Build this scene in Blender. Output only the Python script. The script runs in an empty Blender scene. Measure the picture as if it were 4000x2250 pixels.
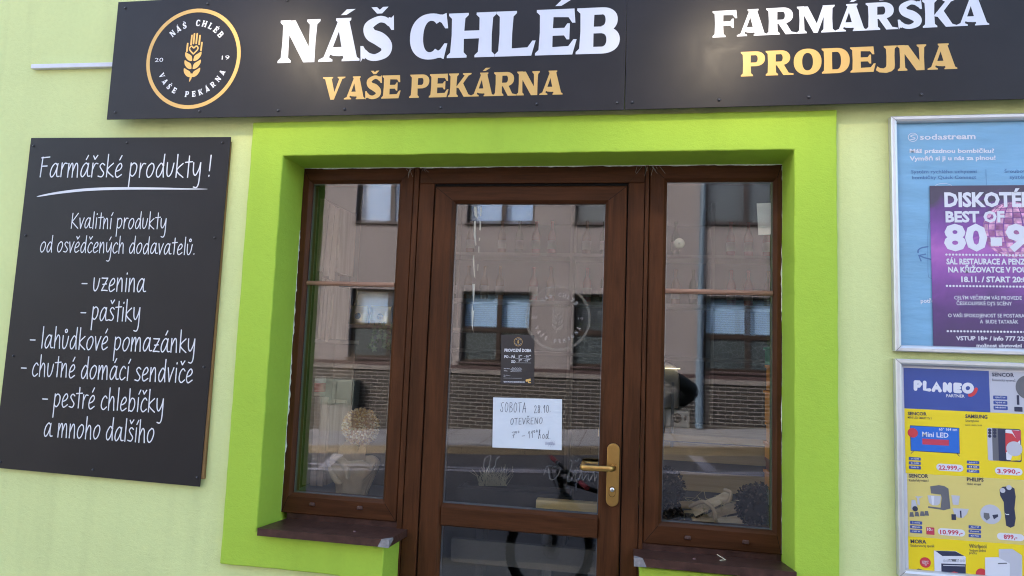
import bpy, math, random
from mathutils import Vector, Matrix
random.seed(7)
SC = bpy.context.scene
COL = SC.collection
PI = math.pi

# ------------------------------------------------------------------ camera
def rot3(p, r, y):
    return Matrix.Rotation(y, 3, 'Z') @ Matrix.Rotation(p, 3, 'X') @ Matrix.Rotation(r, 3, 'Y')
CAM = Vector((1.48036, -2.63443, 1.6))
RM = rot3(math.radians(5.15425), math.radians(-2.16284), math.radians(9.69982))
FP = 2583.93
cd = bpy.data.cameras.new('camera')
cam = bpy.data.objects.new('camera', cd); COL.objects.link(cam)
M4 = Matrix((RM.col[0], RM.col[2], -RM.col[1])).transposed().to_4x4(); M4.translation = CAM
cam.matrix_world = M4
cd.sensor_width = 36; cd.lens = FP / 4000 * 36; cd.clip_start = 0.02; cd.clip_end = 500
SC.camera = cam

# ------------------------------------------------------------------ light
SUN_EL, SUN_AZ = math.radians(33), math.radians(-36)      # behind the shop: the far side of the street is in the sun
world = bpy.data.worlds.new('World'); SC.world = world; world.use_nodes = True
wn = world.node_tree; bg = wn.nodes['Background']
sky = wn.nodes.new('ShaderNodeTexSky'); sky.sky_type = 'NISHITA'; sky.sun_disc = False
sky.sun_elevation = SUN_EL; sky.sun_rotation = SUN_AZ; sky.air_density = 1.0; sky.dust_density = 4.0
wn.links.new(sky.outputs[0], bg.inputs[0]); bg.inputs[1].default_value = 0.15
sd = bpy.data.lights.new('sun', 'SUN'); sd.energy = 1.8; sd.angle = math.radians(0.6); sd.color = (1, .95, .88)
so = bpy.data.objects.new('sun', sd); COL.objects.link(so); so.location = (3, 8, 12)
sdir = Vector((math.sin(SUN_AZ) * math.cos(SUN_EL), math.cos(SUN_AZ) * math.cos(SUN_EL), math.sin(SUN_EL)))
so.rotation_euler = sdir.to_track_quat('Z', 'Y').to_euler()
SC.view_settings.view_transform = 'Standard'; SC.view_settings.look = 'None'
SC.view_settings.gamma = 1; SC.view_settings.use_curve_mapping = False
SC.view_settings.exposure = 2.8
SC.render.engine = 'CYCLES'
SC.cycles.use_denoising = True
SC.cycles.max_bounces = 10; SC.cycles.transparent_max_bounces = 16
SC.cycles.filter_width = 1.1; SC.cycles.caustics_reflective = False; SC.cycles.sample_clamp_indirect = 6

# ------------------------------------------------------------------ measuring helpers (photo point -> place on a plane)
K = 4000 / 2576
def P(px, py, Y):                       # full-size photo pixel to the plane y = Y
    d = RM @ Vector(((px - 2000) / FP, 1, (1125 - py) / FP))
    return CAM + d * ((Y - CAM.y) / d.y)
def S(px, py, Y): return P(px * K, py * K, Y)
GY = 0.19                               # glass plane

# ------------------------------------------------------------------ materials
MATS = {}
def nodes(m): return m.node_tree.nodes, m.node_tree.links
def mat(name, col, rough=.6, metal=0., var=0., vscale=8., bump=0., bscale=80., spec=.5, stretch=None, emit=None, coat=0.):
    if name in MATS: return MATS[name]
    m = bpy.data.materials.new(name); m.use_nodes = True; MATS[name] = m
    N, L = nodes(m); b = N['Principled BSDF']
    b.inputs['Base Color'].default_value = (*col, 1); b.inputs['Roughness'].default_value = rough
    b.inputs['Metallic'].default_value = metal; b.inputs['Specular IOR Level'].default_value = spec
    if coat: b.inputs['Coat Weight'].default_value = coat
    if emit:
        b.inputs['Emission Color'].default_value = (*emit[0], 1); b.inputs['Emission Strength'].default_value = emit[1]
    if var or bump:
        tc = N.new('ShaderNodeTexCoord'); mp = N.new('ShaderNodeMapping'); L.new(tc.outputs['Object'], mp.inputs[0])
        if stretch: mp.inputs['Scale'].default_value = stretch
    if var:
        n = N.new('ShaderNodeTexNoise'); n.inputs['Scale'].default_value = vscale; n.inputs['Detail'].default_value = 6
        L.new(mp.outputs[0], n.inputs['Vector'])
        mr = N.new('ShaderNodeMapRange'); mr.inputs['From Min'].default_value = .3; mr.inputs['From Max'].default_value = .7
        mr.inputs['To Min'].default_value = 1 - var; mr.inputs['To Max'].default_value = 1 + var
        L.new(n.outputs['Fac'], mr.inputs['Value'])
        mx = N.new('ShaderNodeVectorMath'); mx.operation = 'SCALE'; mx.inputs[0].default_value = col
        L.new(mr.outputs[0], mx.inputs['Scale']); L.new(mx.outputs[0], b.inputs['Base Color'])
    if bump:
        n2 = N.new('ShaderNodeTexNoise'); n2.inputs['Scale'].default_value = bscale; n2.inputs['Detail'].default_value = 5
        L.new(mp.outputs[0], n2.inputs['Vector'])
        bp = N.new('ShaderNodeBump'); bp.inputs['Strength'].default_value = 1; bp.inputs['Distance'].default_value = bump
        L.new(n2.outputs['Fac'], bp.inputs['Height']); L.new(bp.outputs[0], b.inputs['Normal'])
    return m

def plaster(name, col, bump=.0036):
    """painted trowelled render: horizontal float marks, coarse grain, hairline cracks, faint soiling"""
    if name in MATS: return MATS[name]
    m = bpy.data.materials.new(name); m.use_nodes = True; MATS[name] = m
    N, L = nodes(m); b = N['Principled BSDF']; b.inputs['Roughness'].default_value = .8; b.inputs['Specular IOR Level'].default_value = .3
    tc = N.new('ShaderNodeTexCoord')
    def noise(scale, det=5, st=(1, 1, 1), dist=0):
        mp = N.new('ShaderNodeMapping'); mp.inputs['Scale'].default_value = st; L.new(tc.outputs['Object'], mp.inputs[0])
        n = N.new('ShaderNodeTexNoise'); n.inputs['Scale'].default_value = scale; n.inputs['Detail'].default_value = det
        n.inputs['Distortion'].default_value = dist; L.new(mp.outputs[0], n.inputs['Vector']); return n.outputs['Fac']
    def mth(op, a, c):
        q = N.new('ShaderNodeMath'); q.operation = op
        for i, v in enumerate((a, c)):
            if isinstance(v, (int, float)): q.inputs[i].default_value = v
            else: L.new(v, q.inputs[i])
        return q.outputs[0]
    h = mth('ADD', mth('MULTIPLY', noise(55, 6, (.8, 1, 1.25), .5), .40), mth('MULTIPLY', noise(210, 3), .30))
    h = mth('ADD', h, mth('MULTIPLY', noise(7, 3, (.8, 1, 1.1)), .7))
    bp = N.new('ShaderNodeBump'); bp.inputs['Distance'].default_value = bump; L.new(h, bp.inputs['Height']); L.new(bp.outputs[0], b.inputs['Normal'])
    v = mth('ADD', mth('MULTIPLY', noise(1.7, 7, (1, 1, .7), .4), .20), mth('MULTIPLY', noise(45, 5), .10)); v = mth('ADD', v, .85)
    v = mth('SUBTRACT', v, mth('MULTIPLY', mth('MAXIMUM', mth('SUBTRACT', noise(1, 6, (9, 1, .55), .3), .52), 0), .32))
    spk = mth('GREATER_THAN', noise(190, 1), .80); v = mth('SUBTRACT', v, mth('MULTIPLY', spk, .22))
    sc = N.new('ShaderNodeVectorMath'); sc.operation = 'SCALE'; sc.inputs[0].default_value = col
    L.new(v, sc.inputs['Scale']); L.new(sc.outputs[0], b.inputs['Base Color'])
    return m

def wood(name, dark, light, axis, rough=.42, gs=1.0, bump=.0006):
    if name in MATS: return MATS[name]
    m = bpy.data.materials.new(name); m.use_nodes = True; MATS[name] = m
    N, L = nodes(m); b = N['Principled BSDF']; b.inputs['Roughness'].default_value = rough; b.inputs['Specular IOR Level'].default_value = .10
    tc = N.new('ShaderNodeTexCoord')
    st = [70 * gs, 70 * gs, 70 * gs]; st[axis] = 4 * gs
    mp = N.new('ShaderNodeMapping'); mp.inputs['Scale'].default_value = st; L.new(tc.outputs['Object'], mp.inputs[0])
    n = N.new('ShaderNodeTexNoise'); n.inputs['Scale'].default_value = 1; n.inputs['Detail'].default_value = 7; n.inputs['Roughness'].default_value = .68
    n.inputs['Distortion'].default_value = 1.2; L.new(mp.outputs[0], n.inputs['Vector'])
    st2 = [14 * gs, 14 * gs, 14 * gs]; st2[axis] = 1.6 * gs
    mp2 = N.new('ShaderNodeMapping'); mp2.inputs['Scale'].default_value = st2; L.new(tc.outputs['Object'], mp2.inputs[0])
    n2 = N.new('ShaderNodeTexNoise'); n2.inputs['Scale'].default_value = 1; n2.inputs['Detail'].default_value = 4; n2.inputs['Distortion'].default_value = 1.6
    L.new(mp2.outputs[0], n2.inputs['Vector'])
    ad = N.new('ShaderNodeMath'); ad.operation = 'ADD'; L.new(n.outputs['Fac'], ad.inputs[0]); L.new(n2.outputs['Fac'], ad.inputs[1])
    cr = N.new('ShaderNodeValToRGB'); cr.color_ramp.elements[0].position = .78; cr.color_ramp.elements[1].position = 1.22
    hf = N.new('ShaderNodeMath'); hf.operation = 'MULTIPLY'; hf.inputs[1].default_value = 1
    L.new(ad.outputs[0], hf.inputs[0])
    mr = N.new('ShaderNodeMapRange'); mr.inputs['From Min'].default_value = .7; mr.inputs['From Max'].default_value = 1.3; L.new(ad.outputs[0], mr.inputs['Value'])
    cr.color_ramp.elements[0].position = 0; cr.color_ramp.elements[1].position = 1
    cr.color_ramp.elements[0].color = (*dark, 1); cr.color_ramp.elements[1].color = (*light, 1)
    L.new(mr.outputs[0], cr.inputs[0]); L.new(cr.outputs[0], b.inputs['Base Color'])
    bp = N.new('ShaderNodeBump'); bp.inputs['Distance'].default_value = bump; L.new(n.outputs['Fac'], bp.inputs['Height']); L.new(bp.outputs[0], b.inputs['Normal'])
    return m

def glass(name, ior, tint=(.86, .9, .9), rough=0.0):
    if name in MATS: return MATS[name]
    m = bpy.data.materials.new(name); m.use_nodes = True; MATS[name] = m
    N, L = nodes(m); N.remove(N['Principled BSDF']); out = N['Material Output']
    t = N.new('ShaderNodeBsdfTransparent'); t.inputs[0].default_value = (*tint, 1)
    g = N.new('ShaderNodeBsdfGlossy'); g.inputs['Roughness'].default_value = rough; g.inputs[0].default_value = (.97, .97, 1, 1)
    f = N.new('ShaderNodeFresnel'); f.inputs['IOR'].default_value = ior
    geo = N.new('ShaderNodeNewGeometry')                     # a thin sheet reflects alike from either side
    ex = N.new('ShaderNodeMath'); ex.operation = 'MULTIPLY_ADD'; ex.inputs[1].default_value = -2; ex.inputs[2].default_value = 1; L.new(geo.outputs['Backfacing'], ex.inputs[0])
    pw = N.new('ShaderNodeMath'); pw.operation = 'POWER'; pw.inputs[0].default_value = ior; L.new(ex.outputs[0], pw.inputs[1]); L.new(pw.outputs[0], f.inputs['IOR'])
    mx = N.new('ShaderNodeMixShader')
    L.new(f.outputs[0], mx.inputs[0]); L.new(t.outputs[0], mx.inputs[1]); L.new(g.outputs[0], mx.inputs[2]); L.new(mx.outputs[0], out.inputs[0])
    return m

def veil(name, col, op):
    """thin printed or chalked film on glass: partly see-through"""
    if name in MATS: return MATS[name]
    m = bpy.data.materials.new(name); m.use_nodes = True; MATS[name] = m
    N, L = nodes(m); b = N['Principled BSDF']; b.inputs['Base Color'].default_value = (*col, 1); b.inputs['Alpha'].default_value = op; b.inputs['Roughness'].default_value = .6
    return m

# ------------------------------------------------------------------ mesh builder
class MB:
    def __init__(s): s.v = []; s.f = []; s.m = []; s.sm = []
    def face(s, pts, mi=0, smooth=False):
        b = len(s.v); s.v += [tuple(p) for p in pts]; s.f.append(tuple(range(b, b + len(pts)))); s.m.append(mi); s.sm.append(smooth)
    def raw(s, vs, fs, mi=0, smooth=False):
        b = len(s.v); s.v += [tuple(p) for p in vs]
        for f in fs: s.f.append(tuple(b + i for i in f)); s.m.append(mi); s.sm.append(smooth)
    def box(s, x0, x1, y0, y1, z0, z1, mi=0):
        vs = [(x, y, z) for x in (x0, x1) for y in (y0, y1) for z in (z0, z1)]
        s.raw(vs, [(0, 1, 3, 2), (4, 6, 7, 5), (0, 4, 5, 1), (2, 3, 7, 6), (0, 2, 6, 4), (1, 5, 7, 3)], mi)
    def obox(s, c, ax, ay, az, mi=0):
        c = Vector(c); vs = [c + i * ax + j * ay + k * az for i in (-1, 1) for j in (-1, 1) for k in (-1, 1)]
        s.raw(vs, [(0, 1, 3, 2), (4, 6, 7, 5), (0, 4, 5, 1), (2, 3, 7, 6), (0, 2, 6, 4), (1, 5, 7, 3)], mi)
    def prism(s, poly, y0, y1, mi=0, cap_back=True):
        """polygon in (x,z), front at y0, back at y1"""
        n = len(poly)
        s.face([(x, y0, z) for x, z in poly], mi)
        if cap_back: s.face([(x, y1, z) for x, z in reversed(poly)], mi)
        for i in range(n):
            a, b = poly[i], poly[(i + 1) % n]
            s.face([(a[0], y0, a[1]), (a[0], y1, a[1]), (b[0], y1, b[1]), (b[0], y0, b[1])], mi)
    def tube(s, pts, r, n=8, mi=0, caps=True, smooth=True):
        pts = [Vector(p) for p in pts]; rs = r if isinstance(r, (list, tuple)) else [r] * len(pts)
        rings = []; up = None
        for i, p in enumerate(pts):
            d = (pts[min(i + 1, len(pts) - 1)] - pts[max(i - 1, 0)]).normalized()
            if up is None: up = Vector((0, 0, 1)) if abs(d.z) < .9 else Vector((1, 0, 0))
            a = d.cross(up)
            if a.length < 1e-6: a = d.orthogonal()
            a.normalize(); b = d.cross(a).normalized(); up = -b if False else up
            rings.append([p + rs[i] * (math.cos(2 * PI * k / n) * a + math.sin(2 * PI * k / n) * b) for k in range(n)])
        vs = [q for rg in rings for q in rg]; fs = []
        for i in range(len(pts) - 1):
            for k in range(n): fs.append((i * n + k, i * n + (k + 1) % n, (i + 1) * n + (k + 1) % n, (i + 1) * n + k))
        s.raw(vs, fs, mi, smooth)
        if caps: s.face(list(reversed(rings[0])), mi); s.face(rings[-1], mi)
    def lathe(s, prof, c, axis=(0, 0, 1), n=20, mi=0, smooth=True):
        ax = Vector(axis).normalized(); a = ax.orthogonal().normalized(); b = ax.cross(a); c = Vector(c)
        vs = [c + ax * h + r * (math.cos(2 * PI * k / n) * a + math.sin(2 * PI * k / n) * b) for r, h in prof for k in range(n)]
        fs = [(i * n + k, i * n + (k + 1) % n, (i + 1) * n + (k + 1) % n, (i + 1) * n + k) for i in range(len(prof) - 1) for k in range(n)]
        s.raw(vs, fs, mi, smooth)
    def torus(s, c, R, r, axis=(0, 1, 0), n=40, k=8, mi=0):
        ax = Vector(axis).normalized(); a = ax.orthogonal().normalized(); b = ax.cross(a); c = Vector(c); vs = []; fs = []
        for i in range(n):
            d = math.cos(2 * PI * i / n) * a + math.sin(2 * PI * i / n) * b
            for j in range(k): vs.append(c + d * (R + r * math.cos(2 * PI * j / k)) + ax * (r * math.sin(2 * PI * j / k)))
        for i in range(n):
            for j in range(k): fs.append((i * k + j, i * k + (j + 1) % k, ((i + 1) % n) * k + (j + 1) % k, ((i + 1) % n) * k + j))
        s.raw(vs, fs, mi, True)
    def build(s, name, mats, parent=None, bevel=0., seg=2):
        me = bpy.data.meshes.new(name); me.from_pydata(s.v, [], s.f)
        for m in (mats if isinstance(mats, (list, tuple)) else [mats]): me.materials.append(m)
        me.polygons.foreach_set('material_index', s.m); me.polygons.foreach_set('use_smooth', s.sm); me.update()
        o = bpy.data.objects.new(name, me); COL.objects.link(o)
        if parent is not None: o.parent = parent; o.matrix_parent_inverse = Matrix.Translation(-parent_loc(parent))
        if bevel:
            import bmesh
            bm = bmesh.new(); bm.from_mesh(me); bmesh.ops.remove_doubles(bm, verts=bm.verts, dist=1e-5); bm.to_mesh(me); bm.free()
            md = o.modifiers.new('bevel', 'BEVEL'); md.width = bevel; md.segments = seg; md.limit_method = 'ANGLE'; md.angle_limit = math.radians(35)
        return o
def parent_loc(p):                      # meshes carry world coordinates; only the Empties have a place of their own
    return Vector(p.location) if p.type == 'EMPTY' else Vector((0, 0, 0))
def thing(name, label, cat, loc=(0, 0, 0), group=None):
    o = bpy.data.objects.new(name, None); COL.objects.link(o); o.location = loc; o.empty_display_size = .05
    o['label'] = label; o['category'] = cat
    if group: o['group'] = group
    return o
def tag(o, label=None, cat=None, group=None, kind=None):
    for k, v in (('label', label), ('category', cat), ('group', group), ('kind', kind)):
        if v: o[k] = v
    return o

# ------------------------------------------------------------------ lettering
class Board:
    """a flat surface facing the street; (u,v) in metres on it, d = height above it"""
    def __init__(s, O, Pr, Y):
        s.O = Vector((O.x, Y, O.z)); U = Vector((Pr.x - O.x, 0, Pr.z - O.z)); s.L = U.length; s.U = U / s.L; s.V = Vector((-s.U.z, 0, s.U.x)); s.Y = Y
        s.n = 0
    def uv(s, px, py):
        q = P(px, py, s.Y) - s.O; return (q.dot(s.U), q.dot(s.V))
    def at(s, u, v, d=0): return s.O + s.U * u + s.V * v + Vector((0, -d, 0))
    def nxt(s, base=.0004): s.n += 1; return base + (s.n % 400) * 1.5e-6

def crom(pts, k=6, closed=False):
    n = len(pts); out = []
    if n < 3: 
        return list(pts)
    seg = n if closed else n - 1
    for i in range(seg):
        g = (lambda j: pts[j % n]) if closed else (lambda j: pts[max(0, min(n - 1, j))])
        p0, p1, p2, p3 = g(i - 1), g(i), g(i + 1), g(i + 2)
        for t in range(k):
            t /= k
            out.append(tuple(.5 * (2 * b + (c - a) * t + (2 * a - 5 * b + 4 * c - d) * t * t + (3 * b - a - 3 * c + d) * t ** 3) for a, b, c, d in zip(p0, p1, p2, p3)))
    out.append(tuple(pts[0] if closed else pts[-1]))
    return out

def ribbon(mb, bd, pts, w, mi=0, base=.0004, caps=True):
    """flat stroke of width w (number or list) along 2-D points; depth creeps up so that crossings never coincide"""
    n = len(pts); ws = w if isinstance(w, (list, tuple)) else [w] * n
    Ls, Rs = [], []
    for i in range(n):
        a = pts[max(0, i - 1)]; b = pts[min(n - 1, i + 1)]
        dx, dy = b[0] - a[0], b[1] - a[1]; l = math.hypot(dx, dy) or 1e-9
        nx, ny = -dy / l * ws[i] / 2, dx / l * ws[i] / 2
        Ls.append((pts[i][0] + nx, pts[i][1] + ny)); Rs.append((pts[i][0] - nx, pts[i][1] - ny))
    for i in range(n - 1):
        d = bd.nxt(base)
        mb.face([bd.at(*Rs[i], d), bd.at(*Rs[i + 1], d), bd.at(*Ls[i + 1], d), bd.at(*Ls[i], d)], mi)
    if caps:
        for p, wd in ((pts[0], ws[0]), (pts[-1], ws[-1])):
            d = bd.nxt(base)
            mb.face([bd.at(p[0] + wd / 2 * math.cos(q * PI / 5), p[1] + wd / 2 * math.sin(q * PI / 5), d) for q in range(10)], mi)

def flat(mb, bd, poly, mi=0, base=.0004, d=None):
    d = bd.nxt(base) if d is None else d
    a = sum(p[0] * q[1] - q[0] * p[1] for p, q in zip(poly, poly[1:] + poly[:1]))
    if a < 0: poly = poly[::-1]
    mb.face([bd.at(u, v, d) for u, v in poly], mi)
def rect(mb, bd, pL, pR, mi=0, base=.0003, d=None):   # two opposite photo corners
    a, b = bd.uv(*pL), bd.uv(*pR); flat(mb, bd, [(a[0], a[1]), (b[0], a[1]), (b[0], b[1]), (a[0], b[1])], mi, base, d)
def rrect(mb, bd, pL, pR, mi=0, base=.0005, rad=.35, sk=0):
    a, b = bd.uv(*pL), bd.uv(*pR); x0, x1 = sorted((a[0], b[0])); y0, y1 = sorted((a[1], b[1])); r = rad * min(x1 - x0, y1 - y0)
    pts = []
    for cx, cy, q in ((x1 - r, y1 - r, 0), (x0 + r, y1 - r, 1), (x0 + r, y0 + r, 2), (x1 - r, y0 + r, 3)):
        for k in range(5): t = (q + k / 4) * PI / 2; pts.append((cx + r * math.cos(t), cy + r * math.sin(t)))
    flat(mb, bd, pts, mi, base)
def disc(mb, bd, c, r, mi=0, base=.0005, n=24): flat(mb, bd, [(c[0] + r * math.cos(2 * PI * k / n), c[1] + r * math.sin(2 * PI * k / n)) for k in range(n)], mi, base)

# --- bold wedge-serif capitals (cap height 1) as flat pieces
def stem(x, w, y0=0, y1=1, bl=.075, br=.075, tl=.075, tr=.075, t=.05):
    p = [(x - bl, y0), (x + w + br, y0)] if (bl or br) else [(x, y0), (x + w, y0)]
    L, R = [], []
    R += [(x + w + br, y0 + t), (x + w + .005, y0 + t + .07)] if br else []
    R += [(x + w - .008, (y0 + y1) / 2)]
    R += [(x + w + .005, y1 - t - .07), (x + w + tr, y1 - t), (x + w + tr, y1)] if tr else [(x + w, y1)]
    L += [(x - tl, y1), (x - tl, y1 - t), (x - .005, y1 - t - .07)] if tl else [(x, y1)]
    L += [(x + .008, (y0 + y1) / 2)]
    L += [(x - .005, y0 + t + .07), (x - bl, y0 + t)] if bl else []
    return ('p', p + R + L)
def bar(x0, x1, y0, y1): return ('p', [(x0, y0), (x1, y0), (x1, y1), (x0, y1)])
def ring(cx, cy, rx, ry, wx, wy, a0=0, a1=360, n=28):
    o, i = [], []
    for k in range(n + 1):
        t = math.radians(a0 + (a1 - a0) * k / n); c, s = math.cos(t), math.sin(t)
        e = .9
        c = math.copysign(abs(c) ** e, c); s = math.copysign(abs(s) ** e, s)
        o.append((cx + rx * c, cy + ry * s)); i.append((cx + (rx - wx) * c, cy + (ry - wy) * s))
    return ('s', o, i)
def strip(cl, k=7):
    q = crom(cl, k); o, i = [], []
    for j in range(len(q)):
        a, b = q[max(0, j - 1)], q[min(len(q) - 1, j + 1)]; dx, dy = b[0] - a[0], b[1] - a[1]; l = math.hypot(dx, dy)
        w = q[j][2] / 2; o.append((q[j][0] - dy / l * w, q[j][1] + dx / l * w)); i.append((q[j][0] + dy / l * w, q[j][1] - dx / l * w))
    return ('s', o, i)
p_ = lambda *a: ('p', list(a))
LST = stem(.075, .29)
TOPARM = p_((.3, 1), (.80, 1), (.83, .69), (.765, .69), (.68, .815), (.3, .83))
MIDARM = p_((.3, .42), (.60, .42), (.66, .33), (.715, .33), (.715, .68), (.66, .68), (.60, .585), (.3, .585))
BOTARM = p_((.3, 0), (.79, 0), (.87, .33), (.80, .33), (.70, .185), (.3, .17))
PBOWL = [bar(.3, .53, .845, 1), bar(.3, .53, .40, .55), ring(.52, .70, .355, .30, .265, .15, -90, 90)]
SER = {
 'A': (.98, [p_((.10, .04), (.235, .04), (.50, .86), (.41, .93)), p_((.38, .98), (.665, .98), (.93, .03), (.605, .03)),
      p_((.36, 1), (.36, .945), (.42, .9), (.66, .9), (.72, .945), (.72, 1)), p_((.20, .20), (.34, .135), (.5, .12), (.78, .135), (.78, .33), (.28, .33)),
      p_((0, 0), (.34, 0), (.34, .045), (.25, .10), (.11, .10), (0, .045)), p_((.56, 0), (.98, 0), (.98, .045), (.90, .10), (.64, .10), (.56, .045))]),
 'B': (.92, [stem(.075, .29, br=0, tr=0), bar(.3, .53, .845, 1), bar(.3, .54, .44, .585), bar(.3, .54, 0, .15),
      ring(.52, .725, .33, .275, .25, .15, -90, 90), ring(.53, .2925, .375, .2925, .275, .15, -90, 90)]),
 'C': (.86, [ring(.47, .5, .47, .52, .30, .165, 50, 310, 36), p_((.64, .99), (.72, .985), (.80, 1.02), (.855, .67), (.79, .67), (.70, .80), (.60, .86)),
      p_((.60, .14), (.70, .20), (.79, .335), (.855, .33), (.79, -.02), (.72, .015), (.64, .01))]),
 'D': (.98, [stem(.075, .29, br=0, tr=0), bar(.3, .53, .845, 1), bar(.3, .53, 0, .155), ring(.52, .5, .45, .5, .30, .155, -90, 90, 32)]),
 'E': (.86, [stem(.075, .29, br=0, tr=0), TOPARM, MIDARM, BOTARM]),
 'F': (.82, [stem(.075, .29, tr=0), TOPARM, MIDARM]),
 'H': (1.06, [stem(.075, .29), stem(.69, .29), bar(.34, .72, .42, .60)]),
 'J': (.72, [stem(.36, .29, y0=.22, bl=0, br=0), p_((.65, .24), (.63, .10), (.54, .0), (.36, -.06), (.12, -.03), (0, .06), (.05, .21), (.14, .14), (.26, .12), (.34, .17), (.36, .24))]),
 'K': (1.02, [stem(.075, .29), p_((.33, .40), (.50, .36), (.90, .93), (.72, .93)), p_((.62, 1), (.62, .95), (.70, .90), (.90, .90), (1.0, .95), (1.0, 1)),
      p_((.42, .54), (.60, .66), (.90, .10), (1.02, .05), (1.02, 0), (.70, 0), (.40, .46))]),
 'L': (.87, [stem(.075, .29, br=0), BOTARM]),
 'M': (1.24, [stem(.09, .16, tr=0), p_((.10, .99), (.37, .99), (.68, .28), (.62, 0), (.55, 0), (.16, .84)), p_((.86, .99), (1.02, .99), (.68, .0), (.60, 0), (.58, .12)),
      stem(.87, .29, tl=.02)]),
 'N': (1.0, [stem(.09, .17, tr=0), p_((.10, .99), (.38, .99), (.90, .10), (.90, 0), (.64, 0), (.14, .84)), stem(.74, .17, bl=0, br=0)]),
 'O': (.98, [ring(.49, .5, .49, .52, .30, .17, 0, 360, 44)]),
 'P': (.89, [stem(.075, .29, tr=0)] + PBOWL),
 'R': (.99, [stem(.075, .29, tr=0)] + PBOWL + [p_((.38, .45), (.62, .47), (.82, .09), (.99, .05), (.99, 0), (.63, 0), (.40, .40))]),
 'S': (.77, [strip([(.66, .80, .10), (.55, .91, .14), (.38, .93, .16), (.17, .79, .22), (.22, .60, .27), (.44, .48, .31), (.60, .33, .27), (.585, .16, .22), (.38, .065, .16), (.20, .10, .15), (.09, .22, .10)]),
      p_((.62, .98), (.68, .96), (.735, 1.02), (.76, .68), (.70, .68), (.60, .82)), p_((.0, .335), (.065, .335), (.16, .19), (.12, .03), (.07, .05), (.03, -.03))]),
 'V': (1.06, [p_((.08, .98), (.40, .98), (.61, .24), (.585, 0), (.42, 0)), p_((.80, .98), (.95, .98), (.585, 0), (.48, 0), (.52, .14)),
      p_((0, 1), (0, .95), (.09, .91), (.40, .91), (.48, .95), (.48, 1)), p_((.70, 1), (.70, .95), (.79, .91), (.95, .91), (1.06, .95), (1.06, 1))]),
}
BASE = {'Á': ('A', 'a'), 'É': ('E', 'a'), 'Š': ('S', 'c'), 'Ř': ('R', 'c')}
def serif_glyph(ch):
    b, acc = BASE.get(ch, (ch, None)); w, ps = SER[b]; ps = list(ps); cx = {'A': .54, 'E': .46, 'S': .40, 'R': .5}.get(b, w / 2)
    if acc == 'a': ps.append(p_((cx - .07, 1.07), (cx + .06, 1.07), (cx + .27, 1.20), (cx + .06, 1.20)))
    if acc == 'c': ps.append(p_((cx - .2, 1.22), (cx - .07, 1.22), (cx, 1.155), (cx + .07, 1.22), (cx + .2, 1.22), (cx + .06, 1.07), (cx - .06, 1.07)))
    return w, ps
def put_pieces(mb, bd, ps, fn, mi=0, base=.0004):
    for q in ps:
        if q[0] == 'p': flat(mb, bd, [fn(*z) for z in q[1]], mi, base)
        else:
            o = [fn(*z) for z in q[1]]; i = [fn(*z) for z in q[2]]; d = bd.nxt(base)
            for k in range(len(o) - 1): flat(mb, bd, [o[k], o[k + 1], i[k + 1], i[k]], mi, base, d)
def serif_line(mb, bd, text, a, b, h, mi=0, gap=.02, word=.37, base=.0004):
    gs = []; x = 0
    for ch in text:
        if ch == ' ': x += word - gap; continue
        w, ps = serif_glyph(ch); gs.append((x, ps)); x += w + gap
    tot = x - gap; dx, dy = b[0] - a[0], b[1] - a[1]; sx = math.hypot(dx, dy) / tot; ux, uy = dx / (sx * tot), dy / (sx * tot)
    for x0, ps in gs:
        put_pieces(mb, bd, ps, lambda x, y: (a[0] + (x0 + x) * sx * ux - y * h * uy, a[1] + (x0 + x) * sx * uy + y * h * ux), mi, base)
def serif_arc(mb, bd, text, c, R, h, a0, a1, inward=False, mi=0, base=.0004, sc=.8):
    n = len(text)
    for k, ch in enumerate(text):
        if ch == ' ': continue
        t = math.radians(a0 + (a1 - a0) * k / (n - 1)); w, ps = serif_glyph(ch)
        up = Vector((math.cos(t), math.sin(t))) * (-1 if inward else 1); rt = Vector((up.y, -up.x))
        o = Vector(c) + Vector((math.cos(t), math.sin(t))) * R
        put_pieces(mb, bd, ps, lambda x, y: tuple(o + rt * ((x - w / 2) * h * sc) + up * ((y - .5) * h)), mi, base)

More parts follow.
